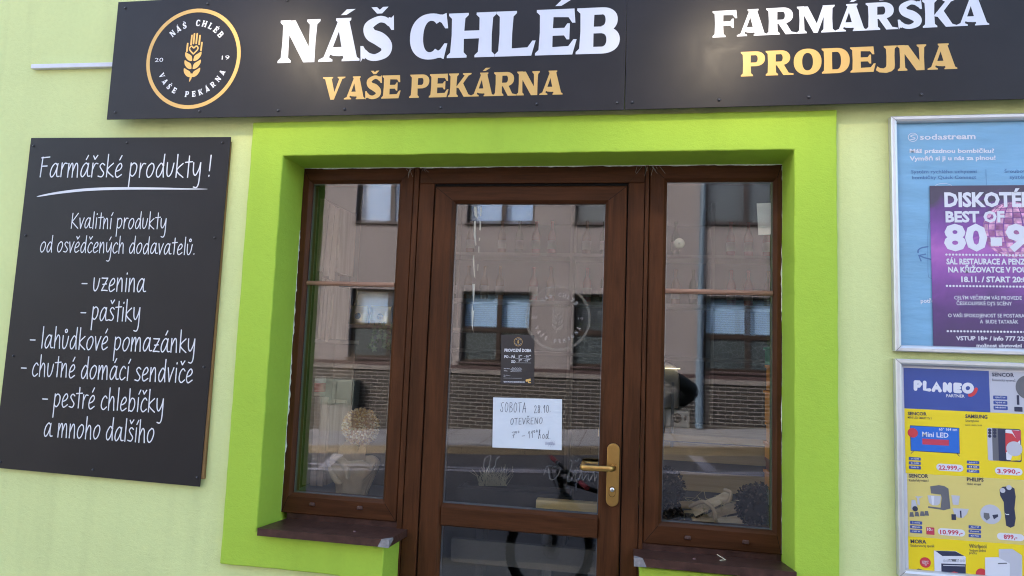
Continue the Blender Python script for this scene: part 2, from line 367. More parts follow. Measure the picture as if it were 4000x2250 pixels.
# --- handwriting (x-height 1)
HW = {
 'a': (.84, [[(.6, .86), (.42, 1), (.16, .72), (.06, .25), (.2, 0), (.42, .22), (.6, .7), (.64, .98)], [(.64, .98), (.6, .4), (.67, .06), (.86, .06)]]),
 'b': (.74, [[(.1, 1.62), (.12, 0)], [(.12, .5), (.3, .92), (.56, .85), (.62, .4), (.42, .02), (.12, .08)]]),
 'c': (.62, [[(.56, .85), (.38, 1), (.14, .7), (.08, .25), (.28, 0), (.58, .2)]]),
 'd': (.78, [[(.58, .8), (.38, .98), (.1, .55), (.1, .15), (.26, 0), (.48, .3), (.62, .85)], [(.62, 1.62), (.60, .6), (.66, 0)]]),
 'e': (.66, [[(.1, .42), (.4, .55), (.54, .8), (.4, 1), (.16, .75), (.06, .3), (.22, 0), (.58, .2)]]),
 'h': (.74, [[(.1, 1.62), (.1, 0)], [(.1, .45), (.34, .98), (.52, .85), (.56, .4), (.6, 0)]]),
 'i': (.30, [[(.14, 1), (.13, 0)], [(.15, 1.32), (.16, 1.40)]]),
 'k': (.70, [[(.1, 1.62), (.1, 0)], [(.58, .98), (.12, .48), (.66, 0)]]),
 'l': (.30, [[(.14, 1.62), (.13, 0)]]),
 'm': (1.06, [[(.08, 1), (.08, 0)], [(.08, .4), (.3, .98), (.44, .85), (.46, 0)], [(.46, .4), (.68, .98), (.84, .85), (.9, 0)]]),
 'n': (.72, [[(.08, 1), (.08, 0)], [(.08, .4), (.34, .98), (.50, .85), (.56, 0)]]),
 'o': (.72, [[(.40, 1), (.14, .75), (.06, .3), (.22, 0), (.46, .15), (.62, .6), (.56, .92), (.38, 1)]]),
 'p': (.74, [[(.12, 1), (.08, -.72)], [(.12, .8), (.36, 1), (.6, .82), (.56, .35), (.32, .06), (.1, .22)]]),
 'r': (.54, [[(.1, 1), (.1, 0)], [(.1, .5), (.3, .95), (.52, .96)]]),
 's': (.58, [[(.5, .88), (.3, 1), (.12, .8), (.28, .55), (.48, .3), (.34, .04), (.04, .08)]]),
 't': (.54, [[(.28, 1.5), (.27, 0)], [(0, 1.05), (.56, 1.10)]]),
 'u': (.68, [[(.06, 1), (.08, .25), (.24, .02), (.46, .3), (.58, .96)]]),
 'v': (.60, [[(.04, 1), (.13, .5), (.22, 0)], [(.22, 0), (.38, .55), (.56, 1.02)]]),
 'y': (.72, [[(.06, 1), (.1, .35), (.28, .12), (.52, .55), (.62, 1)], [(.62, 1), (.6, -.3), (.46, -.72), (.2, -.70)]]),
 'z': (.68, [[(.06, .98), (.33, .97), (.6, .98)], [(.6, .98), (.35, .5), (.1, .04)], [(.1, .04), (.38, .06), (.64, .04)], [(.18, .5), (.52, .54)]]),
 'F': (.82, [[(.16, 1.45), (.1, 0)], [(.06, 1.40), (.75, 1.46)], [(.12, .78), (.6, .80)]]),
 'K': (.92, [[(.12, 1.45), (.08, 0)], [(.78, 1.45), (.12, .62)], [(.12, .62), (.88, 0)]]),
 '-': (.62, [[(.06, .55), (.54, .55)]]), '!': (.34, [[(.16, 1.5), (.13, .42)], [(.12, .04), (.125, .10)]]), '.': (.26, [[(.1, .04), (.11, .09)]]),
}
HWACC = {'á': ('a', 'a'), 'é': ('e', 'a'), 'í': ('i', 'a'), 'ý': ('y', 'a'), 'ř': ('r', 'c'), 'š': ('s', 'c'), 'č': ('c', 'c'), 'ě': ('e', 'c'), 'ů': ('u', 'o')}
def hw_glyph(ch):
    b, acc = HWACC.get(ch, (ch, None)); w, st = HW[b]; st = list(st); cx = w * .48
    if acc == 'a':
        if b == 'i': st = st[:1]
        st.append([(cx, 1.25), (cx + .15, 1.55)])
    if acc == 'c': st.append([(cx - .16, 1.52), (cx - .02, 1.28)]); st.append([(cx - .02, 1.28), (cx + .18, 1.56)])
    if acc == 'o': st.append([(cx + .1 * math.cos(t * PI / 4), 1.36 + .12 * math.sin(t * PI / 4)) for t in range(9)])
    return w, st
UP = {
 'S': (.62, [[(.60, .95), (.42, 1), (.22, .80), (.30, .55), (.44, .30), (.30, .02), (.06, .12), (.02, .28)]]), 'O': (.66, [[(.38, 1), (.14, .7), (.10, .2), (.28, 0), (.52, .3), (.58, .8), (.38, 1)]]),
 'B': (.62, [[(.18, 1), (.10, 0)], [(.18, .98), (.46, .95), (.5, .72), (.16, .52)], [(.16, .52), (.5, .42), (.46, .1), (.10, 0)]]), 'T': (.60, [[(.34, .98), (.24, 0)], [(.02, .94), (.62, 1.02)]]),
 'A': (.68, [[(.04, 0), (.40, 1)], [(.40, 1), (.58, 0)], [(.14, .36), (.60, .40)]]), 'E': (.58, [[(.16, 1), (.06, 0)], [(.16, .98), (.56, 1.0)], [(.1, .52), (.46, .54)], [(.06, .02), (.48, .02)]]),
 'V': (.60, [[(.08, 1), (.20, 0)], [(.20, 0), (.60, 1)]]), 'R': (.62, [[(.16, 1), (.06, 0)], [(.16, .98), (.5, .92), (.46, .6), (.12, .5)], [(.12, .5), (.56, 0)]]),
 'N': (.70, [[(.06, 0), (.16, 1)], [(.16, 1), (.50, 0)], [(.50, 0), (.66, 1)]]),
 '0': (.56, [[(.34, 1), (.12, .7), (.08, .2), (.24, 0), (.44, .3), (.50, .8), (.34, 1)]]), '1': (.44, [[(.08, .62), (.36, 1)], [(.36, 1), (.22, 0)]]),
 '2': (.58, [[(.14, .78), (.34, 1), (.50, .8), (.30, .4), (.04, 0)], [(.04, 0), (.52, .02)]]), '7': (.52, [[(.06, .92), (.50, 1)], [(.50, 1), (.16, 0)], [(.10, .46), (.52, .52)]]),
 '8': (.56, [[(.46, .88), (.30, 1), (.18, .8), (.40, .4), (.28, 0), (.08, .16), (.30, .54), (.48, .8), (.46, .9)]]), '5': (.5, [[(.5, 1), (.2, .97)], [(.2, .97), (.14, .55), (.4, .55), (.4, .15), (.06, .04)]]),
 '4': (.5, [[(.34, 1), (.06, .35), (.5, .38)], [(.42, .7), (.32, 0)]]),
 'h': (.5, [[(.04, 0), (.22, .7), (.34, 1.12), (.26, 1.15), (.10, 0)], [(.12, .3), (.30, .62), (.36, .1), (.46, .06)]]), 'o': (.42, [[(.26, .6), (.08, .4), (.10, .05), (.28, .05), (.36, .4), (.26, .6)]]),
 'd': (.48, [[(.34, .5), (.18, .6), (.04, .2), (.14, 0), (.36, .4)], [(.50, 1.1), (.34, .1), (.46, .02)]]), '-': (.5, [[(.08, .45), (.42, .47)]]), '.': (.24, [[(.06, .03), (.07, .07)]]),
}
def stroke_line(mb, bd, text, a, b, h, w, mi=0, src='hw', gap=.06, word=.45, base=.0004):
    gs = []; x = 0
    for ch in text:
        if ch == ' ': x += word; continue
        if src == 'hw': gw, st = hw_glyph(ch)
        elif ch == 'Ř': gw, st = UP['R']; st = st + [[(.2, 1.32), (.34, 1.12)], [(.34, 1.12), (.52, 1.34)]]
        elif ch == '°': gw, st = .34, [[(.16 + .1 * math.cos(t * PI / 3), .88 + .16 * math.sin(t * PI / 3)) for t in range(7)]]
        else: gw, st = UP[ch]
        jit = random.uniform(-.03, .03); gs.append((x, st, jit)); x += gw + gap
    tot = x - gap; dx, dy = b[0] - a[0], b[1] - a[1]; ln = math.hypot(dx, dy); sx = ln / tot; ux, uy = dx / ln, dy / ln
    for x0, st, jit in gs:
        for s in st:
            q = crom(s, 5)
            ribbon(mb, bd, [(a[0] + (x0 + x) * sx * ux - (y + jit) * h * uy, a[1] + (x0 + x) * sx * uy + (y + jit) * h * ux) for x, y in q], w, mi, base)

# --- plain printed sans text through the built-in font
def sans(mb, bd, text, pL, pR, h, mi=0, bold=.0, base=.0006, up=False, raw=False):
    """pL/pR photo pixels of the baseline ends; h = cap height in metres"""
    cu = bpy.data.curves.new('type', 'FONT'); cu.body = text; cu.offset = bold; cu.resolution_u = 2
    ob = bpy.data.objects.new('type', cu); COL.objects.link(ob)
    me = bpy.data.meshes.new_from_object(ob.evaluated_get(bpy.context.evaluated_depsgraph_get()))
    bpy.data.objects.remove(ob); bpy.data.curves.remove(cu)
    if not me.vertices: return
    xs = [v.co.x for v in me.vertices]; x0, x1 = min(xs), max(xs)
    a = pL if raw else bd.uv(*pL); b = pR if raw else bd.uv(*pR); dx, dy = b[0] - a[0], b[1] - a[1]; ln = math.hypot(dx, dy); sx = ln / max(x1 - x0, 1e-6); ux, uy = dx / ln, dy / ln
    sy = h / .73; d = bd.nxt(base)
    vs = [bd.at(a[0] + (v.co.x - x0) * sx * ux - v.co.y * sy * uy, a[1] + (v.co.x - x0) * sx * uy + v.co.y * sy * ux, d) for v in me.vertices]
    mb.raw(vs, [tuple(p.vertices) for p in me.polygons], mi)
    bpy.data.meshes.remove(me)

# --- round wheat-and-hand emblem
def emblem(bd, c, R, mats, parent, small=False, base=.0004, pname='emblem'):
    gold, white = mats
    mb = MB(); o_, i_ = [], []; nn = 64
    for k in range(nn + 1):
        t = 2 * PI * k / nn; o_.append((c[0] + R * math.cos(t), c[1] + R * math.sin(t))); i_.append((c[0] + R * .925 * math.cos(t), c[1] + R * .925 * math.sin(t)))
    d = bd.nxt(base)
    for k in range(nn): flat(mb, bd, [o_[k], o_[k + 1], i_[k + 1], i_[k]], 0, base, d)
    ringo = mb.build(pname, gold, parent)
    f = lambda x, y: (c[0] + R * x, c[1] + R * y)
    mb = MB(); w = .036 * R
    for x, y0, y1 in ((-.072, .28, .46), (-.022, .30, .49), (.036, .30, .49), (.10, .28, .45), (-.145, .15, .30), (.155, .16, .31)):
        ribbon(mb, bd, [f(x + .02 * y0, y0), f(x + .02 * y1, y1)], w, 0, base)
    hp = crom([(0, .09), (-.08, .17), (-.085, .22), (-.045, .245), (0, .21), (.045, .245), (.085, .22), (.08, .17), (0, .09)], 4)
    ribbon(mb, bd, [f(x, y) for x, y in hp], w * .8, 0, base)
    for y in (.10, -.06, -.22):
        for sg in (-1, 1):
            pts = [(sg * .018, y - .15), (sg * .10, y - .13), (sg * .165, y - .05), (sg * .17, y + .03), (sg * .11, y - .0), (sg * .04, y - .04), (sg * .018, y - .09)]
            flat(mb, bd, [f(px_, py_) for px_, py_ in crom(pts, 3, True)[:-1]], 0, base)
    ribbon(mb, bd, [f(.0, -.32), f(-.015, -.40), f(-.03, -.45)], [.045 * R, .04 * R, .02 * R], 0, base)
    mb.build('wheat_ear', gold, ringo)
    mb = MB()
    serif_arc(mb, bd, 'NÁŠ CHLÉB', c, R * .71, R * .125, 133, 40, False, 0, base)
    serif_arc(mb, bd, 'VAŠE PEKÁRNA', c, R * .71, R * .115, 207, 335, True, 0, base)
    sans(mb, bd, '20', f(-.815, -.045), f(-.635, -.045), R * .085, 0, 0, base, raw=True)
    sans(mb, bd, '19', f(.61, -.045), f(.77, -.045), R * .085, 0, 0, base, raw=True)
    mb.build('lettering', white, ringo)
    return ringo

# ================================================================== SETTING
M_pale = plaster('pale_green_render', (.62, .68, .295))
M_green = plaster('lime_green_render', (.36, .53, .05))
M_frame_v = wood('brown_foil_upright', (.040, .0150, .006), (.090, .0325, .0125), 2)
M_frame_h = wood('brown_foil_crosswise', (.038, .0145, .0058), (.084, .0305, .012), 0)
M_dark = mat('black_gasket', (.008, .008, .008), .8, spec=.1)
M_seal = mat('white_sealant', (.7, .72, .66), .8, var=.2, vscale=60, bump=.002, bscale=120)
M_cob = mat('cobweb', (.45, .45, .43), .9)
M_glass = glass('pane_glass', 1.84, (.93, .95, .95))
M_glass2 = glass('inner_pane_glass', 1.38, (.95, .96, .96))
M_sill = mat('brown_coated_sill', (.058, .027, .020), .42, spec=.22, var=.35, vscale=30, bump=.0015, bscale=90)
M_tape = mat('grey_tape', (.22, .21, .21), .6, var=.3, vscale=50, bump=.002, bscale=60)
M_silver = mat('anodised_aluminium', (.56, .56, .55), .38, .55, var=.05, vscale=12)
M_white = mat('white_print', (.66, .67, .71), .5)
M_gold = mat('gold_print', (.66, .40, .11), .45)
M_chalk = mat('white_board_lettering', (.68, .68, .70), .6)
M_brass = mat('bronze_handle', (.42, .25, .075), .33, .85, var=.06, vscale=40)

OP_L, OP_R, OP_T, SILL = 0.0, 2.108, 2.394, .835
FY = .17
shop = thing('shop_building', 'pale green rendered shopfront with a bright lime surround around its brown door and windows', 'building', (1, 0, -.35))

surr = [(-.154, 2.548), (2.261, 2.548), (2.261, .66), (1.75, .66), (1.75, -.6), (1.562, -.6), (1.562, .80), (OP_R, .80), (OP_R, OP_T), (OP_L, OP_T), (OP_L, .80), (.554, .80), (.554, -.6), (.37, -.6), (.37, .66), (-.154, .66)]
def subdiv(poly, L=.06):
    out = []
    for a, b in zip(poly, poly[1:] + poly[:1]):
        n = max(1, int(math.hypot(b[0] - a[0], b[1] - a[1]) / L))
        for k in range(n): out.append((a[0] + (b[0] - a[0]) * k / n, a[1] + (b[1] - a[1]) * k / n))
    return out
wob = random.Random(3)
sp = [(x + wob.uniform(-.0016, .0016), z + wob.uniform(-.0016, .0016)) for x, z in subdiv(surr)]
mb = MB(); mb.prism(sp, -.025, .31); so_ = mb.build('plaster_surround', M_green, shop, bevel=.006, seg=3)
outer = [(-7, -.6), (.37, -.6), (.37, .66), (-.154, .66), (-.154, 2.548), (2.261, 2.548), (2.261, .66), (1.75, .66), (1.75, -.6), (8, -.6), (8, 5.9), (-7, 5.9)]
mb = MB(); mb.prism(outer, 0, .31); mb.build('wall', M_pale, shop)
mb = MB(); mb.box(-7.1, 8.1, -.25, 6.4, 5.9, 6.05); mb.build('roof', mat('roof_slab', (.2, .19, .18), .8), shop)

# plastered inner jambs and the room behind the glass
mb = MB(); mb.box(.0, .012, .241, .3085, .86, 2.39); mb.box(OP_R - .012, OP_R, .241, .3085, .86, 2.39); mb.build('inner_jamb', mat('grey_jamb', (.20, .21, .16), .8), shop)
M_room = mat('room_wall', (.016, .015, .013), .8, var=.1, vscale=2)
mb = MB()
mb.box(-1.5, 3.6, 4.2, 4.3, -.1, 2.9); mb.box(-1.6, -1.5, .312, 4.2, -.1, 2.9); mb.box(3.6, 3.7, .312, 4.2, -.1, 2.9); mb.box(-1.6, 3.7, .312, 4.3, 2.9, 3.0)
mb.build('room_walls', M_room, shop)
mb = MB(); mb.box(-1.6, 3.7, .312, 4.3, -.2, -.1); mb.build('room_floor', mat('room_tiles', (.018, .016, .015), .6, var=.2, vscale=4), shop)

def mitre(mb, X0, X1, Z0, Z1, wl, wr, wt, wb, Y0, Y1, lip=.014, lipd=.014, r=.004):
    prof = [(0, 0, Y1), (0, 0, Y0 + r), (0, r, Y0), (1, -lip, Y0), (1, -lip * .35, Y0 + lipd * .6), (1, 0, Y0 + lipd), (1, 0, Y1)]
    def cor(i, fr, ab):
        l, rr, t, b = fr * wl + ab, fr * wr + ab, fr * wt + ab, fr * wb + ab
        return [(X0 + l, Z0 + b), (X1 - rr, Z0 + b), (X1 - rr, Z1 - t), (X0 + l, Z1 - t)][i]
    for s in range(4):
        for (f0, a0, y0), (f1, a1, y1) in zip(prof, prof[1:]):
            A, B = cor(s, f0, a0), cor((s + 1) % 4, f0, a0); C, D = cor((s + 1) % 4, f1, a1), cor(s, f1, a1)
            mb.face([(A[0], y0, A[1]), (B[0], y0, B[1]), (C[0], y1, C[1]), (D[0], y1, D[1])], 1 if s in (0, 2) else 0)
        # mitre joint: a thin dark strip laid along the seam
        A, B = cor(s, 0, .003), cor(s, 1, -lip)
        dx, dz = B[0] - A[0], B[1] - A[1]; l = math.hypot(dx, dz) or 1; nx, nz = -dz / l * .0011, dx / l * .0011
        mb.face([(A[0] - nx, Y0 - .0003, A[1] - nz), (B[0] - nx, Y0 - .0003, B[1] - nz), (B[0] + nx, Y0 - .0003, B[1] + nz), (A[0] + nx, Y0 - .0003, A[1] + nz)], 2)

def pane(name, X0, X1, Z0, Z1, parent, yaw=0., yaw2=.3, pit=0., pit2=.05):
    """double glazing: two real sheets, the inner one a hair out of parallel as in the photo's doubled reflections"""
    for y, ya, pi_, m in ((GY, yaw, pit, M_glass), (GY + .018, yaw2, pit2, M_glass2)):
        cx, cz = (X0 + X1) / 2, (Z0 + Z1) / 2; mb = MB(); nx, nz = 10, 14; vs = []
        for i in range(nx + 1):
            for j in range(nz + 1):
                x = X0 - .012 + (X1 - X0 + .024) * i / nx; z = Z0 - .012 + (Z1 - Z0 + .024) * j / nz
                dy = math.tan(math.radians(ya)) * (x - cx) + math.tan(math.radians(pi_)) * (z - cz)
                u, v = (x - cx) / (X1 - X0) * 2, (z - cz) / (Z1 - Z0) * 2
                dy += .00045 * (1 - u * u) * (1 - v * v) * (1 if y == GY else -1)      # sealed units bow slightly
                vs.append((x, y + dy, z))
        fs = [(i * (nz + 1) + j, (i + 1) * (nz + 1) + j, (i + 1) * (nz + 1) + j + 1, i * (nz + 1) + j + 1) for i in range(nx) for j in range(nz)]
        mb.raw(vs, fs, 0, True); mb.build(name if y == GY else 'inner_' + name, m, parent)
    mb = MB()                                                      # spacer and gasket round the edge, seen inside the frame
    e = .010
    for a, b, c, d in ((X0 - .004, X0 + .004, Z0, Z1), (X1 - .004, X1 + .004, Z0, Z1), (X0 + .004, X1 - .004, Z0 - .004, Z0 + .004), (X0 + .004, X1 - .004, Z1 - .004, Z1 + .004)):
        mb.box(a, b, GY + .002, GY + .016, c, d)
    mb.build('spacer', mat('grey_spacer', (.07, .075, .08), .5), parent)

# windows
g1 = (.0448, .4654, .922, 2.323); g3 = (1.648, 2.075, .922, 2.323)
def window(fx0, fx1, g, lab, yaw, yaw2, pit, pit2):
    mb = MB(); mitre(mb, fx0, fx1, SILL, OP_T, g[0] - fx0, fx1 - g[1], OP_T - g[3], g[2] - SILL, FY, .24)
    w = mb.build('window', [M_frame_v, M_frame_h, M_dark], shop); w['label'] = lab
    pane('pane', *g, w, yaw, yaw2, pit, pit2)
    mb = MB(); zb = 1.872
    mb.box(g[0], g[1], GY - .010, GY - .001, zb - .022, zb - .002); mb.box(g[0], g[1], GY - .014, GY - .010, zb - .017, zb - .007)
    mb.build('glazing_bar', mat('bronze_bar', (.22, .125, .085), .35, .3), w, bevel=.002)
    return w
win1 = window(0.0, .535, g1, 'left window with a narrow bar across its pane', 0.02, .12, 0, .03)
win2 = window(1.576, OP_R, g3, 'right window with logs behind its pane', 0.0, .27, -.04, .02)
for w, px in ((win1, ((785, 1268), (905, 1277))), (win2, ((1730, 1352), (1876, 1363)))):
    for q in px:
        c = S(*q, FY - .004); mb = MB()
        mb.face([(c.x - .014, FY - .0005, c.z - .007), (c.x + .014, FY - .0005, c.z - .007), (c.x + .011, FY - .009, c.z - .007), (c.x - .011, FY - .009, c.z - .007)])
        mb.prism([(c.x - .013, c.z - .0065), (c.x + .013, c.z - .0065), (c.x + .011, c.z + .006), (c.x - .011, c.z + .006)], FY - .008, FY + .002)
        mb.build('drain_cap', mat('brown_plastic', (.07, .035, .028), .4), w, bevel=.002)

# door frame, cover strips
mb = MB()
zb = -.05
mb.box(.563, .632, FY, .24, zb, 2.318, 0); mb.box(1.487, 1.555, FY, .24, zb, 2.318, 0); mb.box(.563, 1.555, FY + .0006, .24, 2.318, OP_T, 1)
for sx, a, b in ((1, (.566, 2.391), (.632, 2.318)), (-1, (1.552, 2.391), (1.487, 2.318))):
    mb.face([(a[0] - .0008, FY - .0004, a[1]), (b[0] - .0008, FY - .0004, b[1]), (b[0] + .0008, FY - .0004, b[1]), (a[0] + .0008, FY - .0004, a[1])], 2)
dfr = mb.build('door_frame', [M_frame_v, M_frame_h, M_dark], shop, bevel=.003)
mb = MB(); mb.box(.5375, .5605, FY - .004, .235, zb, OP_T - .002); mb.build('cover_strip', M_frame_v, shop, bevel=.003)
mb = MB(); mb.box(1.5575, 1.5735, FY - .004, .235, zb, OP_T - .002); mb.build('cover_strip', M_frame_v, shop, bevel=.003)
mb = MB()
for x0, x1 in ((.632, .638), (1.482, 1.487)): mb.box(x0, x1, FY + .012, .23, zb, 2.318)
mb.box(.638, 1.482, FY + .012, .23, 2.304, 2.318); mb.build('door_gap_seal', M_dark, shop)

# door leaf
LX0, LX1, LT = .638, 1.482, 2.304
d1 = (.732, 1.392, .928, 2.2285); d2 = (.732, 1.392, .12, .838)
mb = MB(); mitre(mb, LX0, LX1, .838 + .0, LT, d1[0] - LX0, LX1 - d1[1], LT - d1[3], d1[2] - .838, FY - .003, .225)
mbq = MB(); mitre(mbq, LX0, LX1, 0.0, LT, d1[0] - LX0, LX1 - d1[1], LT - d1[3], d2[2], FY - .003, .225)
door = mbq.build('door', [M_frame_v, M_frame_h, M_dark], shop)
mb = MB(); mb.prism([(d1[0], .842), (d1[1], .842), (d1[1], .914), (d1[0], .914)], FY - .0025, .22)
mb.face([(d1[0], FY - .0025, .914), (d1[1], FY - .0025, .914), (d1[1], FY + .016, .928), (d1[0], FY + .016, .928)])
mb.face([(d1[0], FY + .010, .834), (d1[1], FY + .010, .834), (d1[1], FY - .0025, .842), (d1[0], FY - .0025, .842)])
mb.build('middle_rail', M_frame_h, door)
pane('pane', *d1, door, .0, .14, 0, .04)
pane('lower_pane', d2[0], d2[1], d2[2], d2[3], door, .0, .2, .02, -.05)
mb = MB(); mb.box(.56, 1.556, -.30, .25, -.20, -.05); mb.build('doorstep', mat('step_concrete', (.3, .29, .27), .8, var=.15, vscale=12, bump=.003, bscale=60), shop, bevel=.01)

# handle
hb = P(2391, 1853, FY - .006); px0, px1 = P(2367, 1853, FY).x + .002, P(2419, 1853, FY).x
mb = MB(); hx, hw_ = (px0 + px1) / 2, .0255; z0, z1 = P(2391, 1976, FY).z, P(2391, 1730, FY).z
prof = [(hx + hw_ * math.cos(t * PI / 10), z1 - hw_ + hw_ * math.sin(t * PI / 10)) for t in range(11)] + [(hx + hw_ * math.cos(PI + t * PI / 10), z0 + hw_ + hw_ * math.sin(PI + t * PI / 10)) for t in range(11)]
mb.prism(prof[::-1], FY - .0165, FY - .0035)
hnd = mb.build('door_handle', M_brass, door, bevel=.003, seg=3)
lz = P(2380, 1829, .12).z; lx = P(2396, 1826, .12).x; lx1 = P(2270, 1829, .10).x
mb = MB(); mb.lathe([(.012, 0), (.0115, .02), (.011, .03)], (lx, FY - .016, lz), (0, -1, 0), 20)
pts = crom([(lx, .142, lz), (lx - .001, .118, lz), (lx - .012, .104, lz), (lx - .035, .101, lz), (lx - .08, .101, lz - .001), (lx1 + .012, .101, lz - .0015), (lx1 + .003, .108, lz - .0015), (lx1, .118, lz - .0015)], 4)
rings = []
for i, p in enumerate(pts):
    a = Vector(pts[max(0, i - 1)]); b = Vector(pts[min(len(pts) - 1, i + 1)]); d = (b - a).normalized(); side = d.cross(Vector((0, 0, 1))).normalized()
    rings.append([Vector(p) + side * (.0068 * math.cos(2 * PI * k / 14)) + Vector((0, 0, 1)) * (.0115 * math.copysign(abs(math.sin(2 * PI * k / 14)) ** .7, math.sin(2 * PI * k / 14))) for k in range(14)])
vs = [q for r in rings for q in r]; mb.raw(vs, [(i * 14 + k, i * 14 + (k + 1) % 14, (i + 1) * 14 + (k + 1) % 14, (i + 1) * 14 + k) for i in range(len(rings) - 1) for k in range(14)], 0, True); mb.face(rings[-1])
mb.build('lever', M_brass, hnd)
i0, i1 = S(1466, 1163, .285), S(1530, 1160, .285)
mb = MB(); mb.tube([(i0.x, .285, i0.z), (i1.x + .02, .285, i0.z - .001)], .0095, 12); mb.tube([(i0.x + .004, .285, i0.z), (i0.x + .004, .262, i0.z)], .0095, 12); mb.build('inner_lever', M_brass, hnd)
kc = P(2391, 1920, FY - .017)
mb = MB(); hk = .0125
mb.prism([(kc.x + .013 * math.cos(t * PI / 8), kc.z + .006 + .013 * math.sin(t * PI / 8)) for t in range(8, -1, -1)][::-1] and [(kc.x + .0135 * math.cos(t * PI / 8), kc.z + .007 + .0135 * math.sin(t * PI / 8)) for t in range(9)] + [(kc.x + .0135 * math.cos(PI + t * PI / 8), kc.z - .009 + .0135 * math.sin(PI + t * PI / 8)) for t in range(9)], FY - .0172, FY - .0160)
kr = mb.build('key_rosette', mat('rosette_edge', (.10, .06, .02), .4, .7), hnd)
mb = MB(); mb.lathe([(.0001, .002), (.0085, .002), (.009, 0)], (kc.x, FY - .0176, kc.z + .007), (0, -1, 0), 20); mb.build('lock_cylinder', mat('nickel', (.75, .72, .66), .3, .9), hnd)
mb = MB(); mb.box(kc.x - .0011, kc.x + .0011, FY - .0205, FY - .0198, kc.z + .0025, kc.z + .0095); mb.lathe([(.0001, 0), (.0026, 0)], (kc.x, FY - .0203, kc.z + .0095), (0, -1, 0), 12); mb.build('keyhole', M_dark, hnd)
mb = MB(); mb.prism([(kc.x + .0115 * math.cos(t * PI / 8), kc.z + .007 + .0115 * math.sin(t * PI / 8)) for t in range(9)] + [(kc.x + .0115 * math.cos(PI + t * PI / 8), kc.z - .009 + .0115 * math.sin(PI + t * PI / 8)) for t in range(9)], FY - .0176, FY - .0170); mb.build('rosette_face', M_brass, hnd)

# sills (folded brown sheet, taped corners) with the upstand under the frames
def sill(x0, x1, zf, zb, taped_left, parent, skew=0.):
    y0, y1 = -.062, FY + .012; mb = MB(); xb0, xb1 = max(x0 + .004, .004) if not taped_left else x0 + .002, x1 - .004
    top = lambda y: zf + (zb - zf) * (y - y0) / (y1 - y0)
    n = 12
    for i in range(n):
        a, b = x0 + (x1 - x0) * i / n, x0 + (x1 - x0) * (i + 1) / n
        mb.face([(a, y0, zf), (b, y0, zf), (b, y1, zb), (a, y1, zb)])
    mb.face([(x0, y0, zf - .030), (x1, y0, zf - .030), (x1, y0, zf), (x0, y0, zf)])
    mb.face([(x0, y0 + .02, zf - .034), (x1, y0 + .02, zf - .034), (x1, y0, zf - .030), (x0, y0, zf - .030)])
    for x in (x0, x1): mb.face([(x, y0, zf - .03), (x, y0, zf), (x, y1, zb), (x, y1, zb - .03)])
    mb.face([(x0, y1 - .004, zb), (x1, y1 - .004, zb), (x1, y1 - .004, SILL + .004), (x0, y1 - .004, SILL + .004)])
    s = mb.build('window_sill', M_sill, parent)
    cx = x0 if taped_left else x1; sg = 1 if taped_left else -1; mb = MB(); e = .0012
    mb.face([(cx - sg * e, y0 - e, zf - .031), (cx + sg * .045, y0 - e, zf - .030), (cx + sg * .03, y0 - e, zf + e), (cx - sg * e, y0 - e, zf + e)][::sg])
    mb.face([(cx - sg * e, y0 - e, zf + e), (cx + sg * .03, y0 - e, zf + e), (cx + sg * .012, y0 + .03, top(y0 + .03) + e), (cx - sg * e, y0 + .045, top(y0 + .045) + e)][::sg])
    mb.face([(cx - sg * e, y0 - e, zf - .031), (cx - sg * e, y0 - e, zf + e), (cx - sg * e, y0 + .045, top(y0 + .045) + e), (cx - sg * e, y0 + .05, zf - .012)][::-sg])
    mb.build('tape', M_tape, s)
    mb = MB(); mb.lathe([(.007, 0), (.006, .003), (.0001, .0045)], ((x0 + x1) / 2 + (.10 if not taped_left else -.06), .03, top(.03)), (0, 0, 1), 12); mb.build('screw', mat('brown_screw', (.12, .06, .055), .4), s)
    return s
sl0, sl1 = S(648, 1325, -.062), S(978, 1362, -.062)
sill(sl0.x, sl1.x, (sl0.z + sl1.z) / 2, SILL - .026, False, win1)
sr0 = S(1596, 1403, -.062)
sill(sr0.x, 2.106, sr0.z, SILL - .026, True, win2)

# ragged sealant and old paint along the frame edge
mb = MB(); rnd = random.Random(5)
def ragged(a, b, w0, w1, side, n=70, dens=1.0):
    """irregular strip from a to b (x,z), growing to one side"""
    prev = None; lv = 0
    for i in range(n + 1):
        t = i / n; x = a[0] + (b[0] - a[0]) * t; z = a[1] + (b[1] - a[1]) * t
        lv = .72 * lv + .28 * (rnd.random() ** 2 * 2.2 if rnd.random() < dens else -.25); w = max(.0005, w0 + (w1 - w0) * min(1, max(0, lv)))
        q = (x + side[0] * w, z + side[1] * w)
        if prev: mb.face([(prev[0][0], FY - .0012, prev[0][1]), (x, FY - .0012, z), (q[0], FY - .0012, q[1]), (prev[1][0], FY - .0012, prev[1][1])])
        prev = ((x, z), q)
ragged((.0005, .84), (.0005, 2.1), .001, .009, (1, 0), 110, .6)
ragged((OP_R - .0005, .84), (OP_R - .0005, 2.385), .0006, .006, (-1, 0), 120, .35)
ragged((.002, OP_T - .0005), (OP_R - .002, OP_T - .0005), .0008, .006, (0, -1), 150)
mb.build('sealant', M_seal, shop)
mb = MB()
for cx in (.549, 1.565):
    for k in range(10):
        a = (cx + rnd.uniform(-.05, .05), OP_T - rnd.uniform(.0, .008)); b = (a[0] + rnd.uniform(-.03, .03), OP_T - rnd.uniform(.01, .05)); mb.tube([(a[0], FY - .006, a[1]), ((a[0] + b[0]) / 2, FY - .014, (a[1] + b[1]) / 2 - .003), (b[0], FY - .002, b[1])], .0004, 4)
mb.build('cobweb', M_cob, shop)

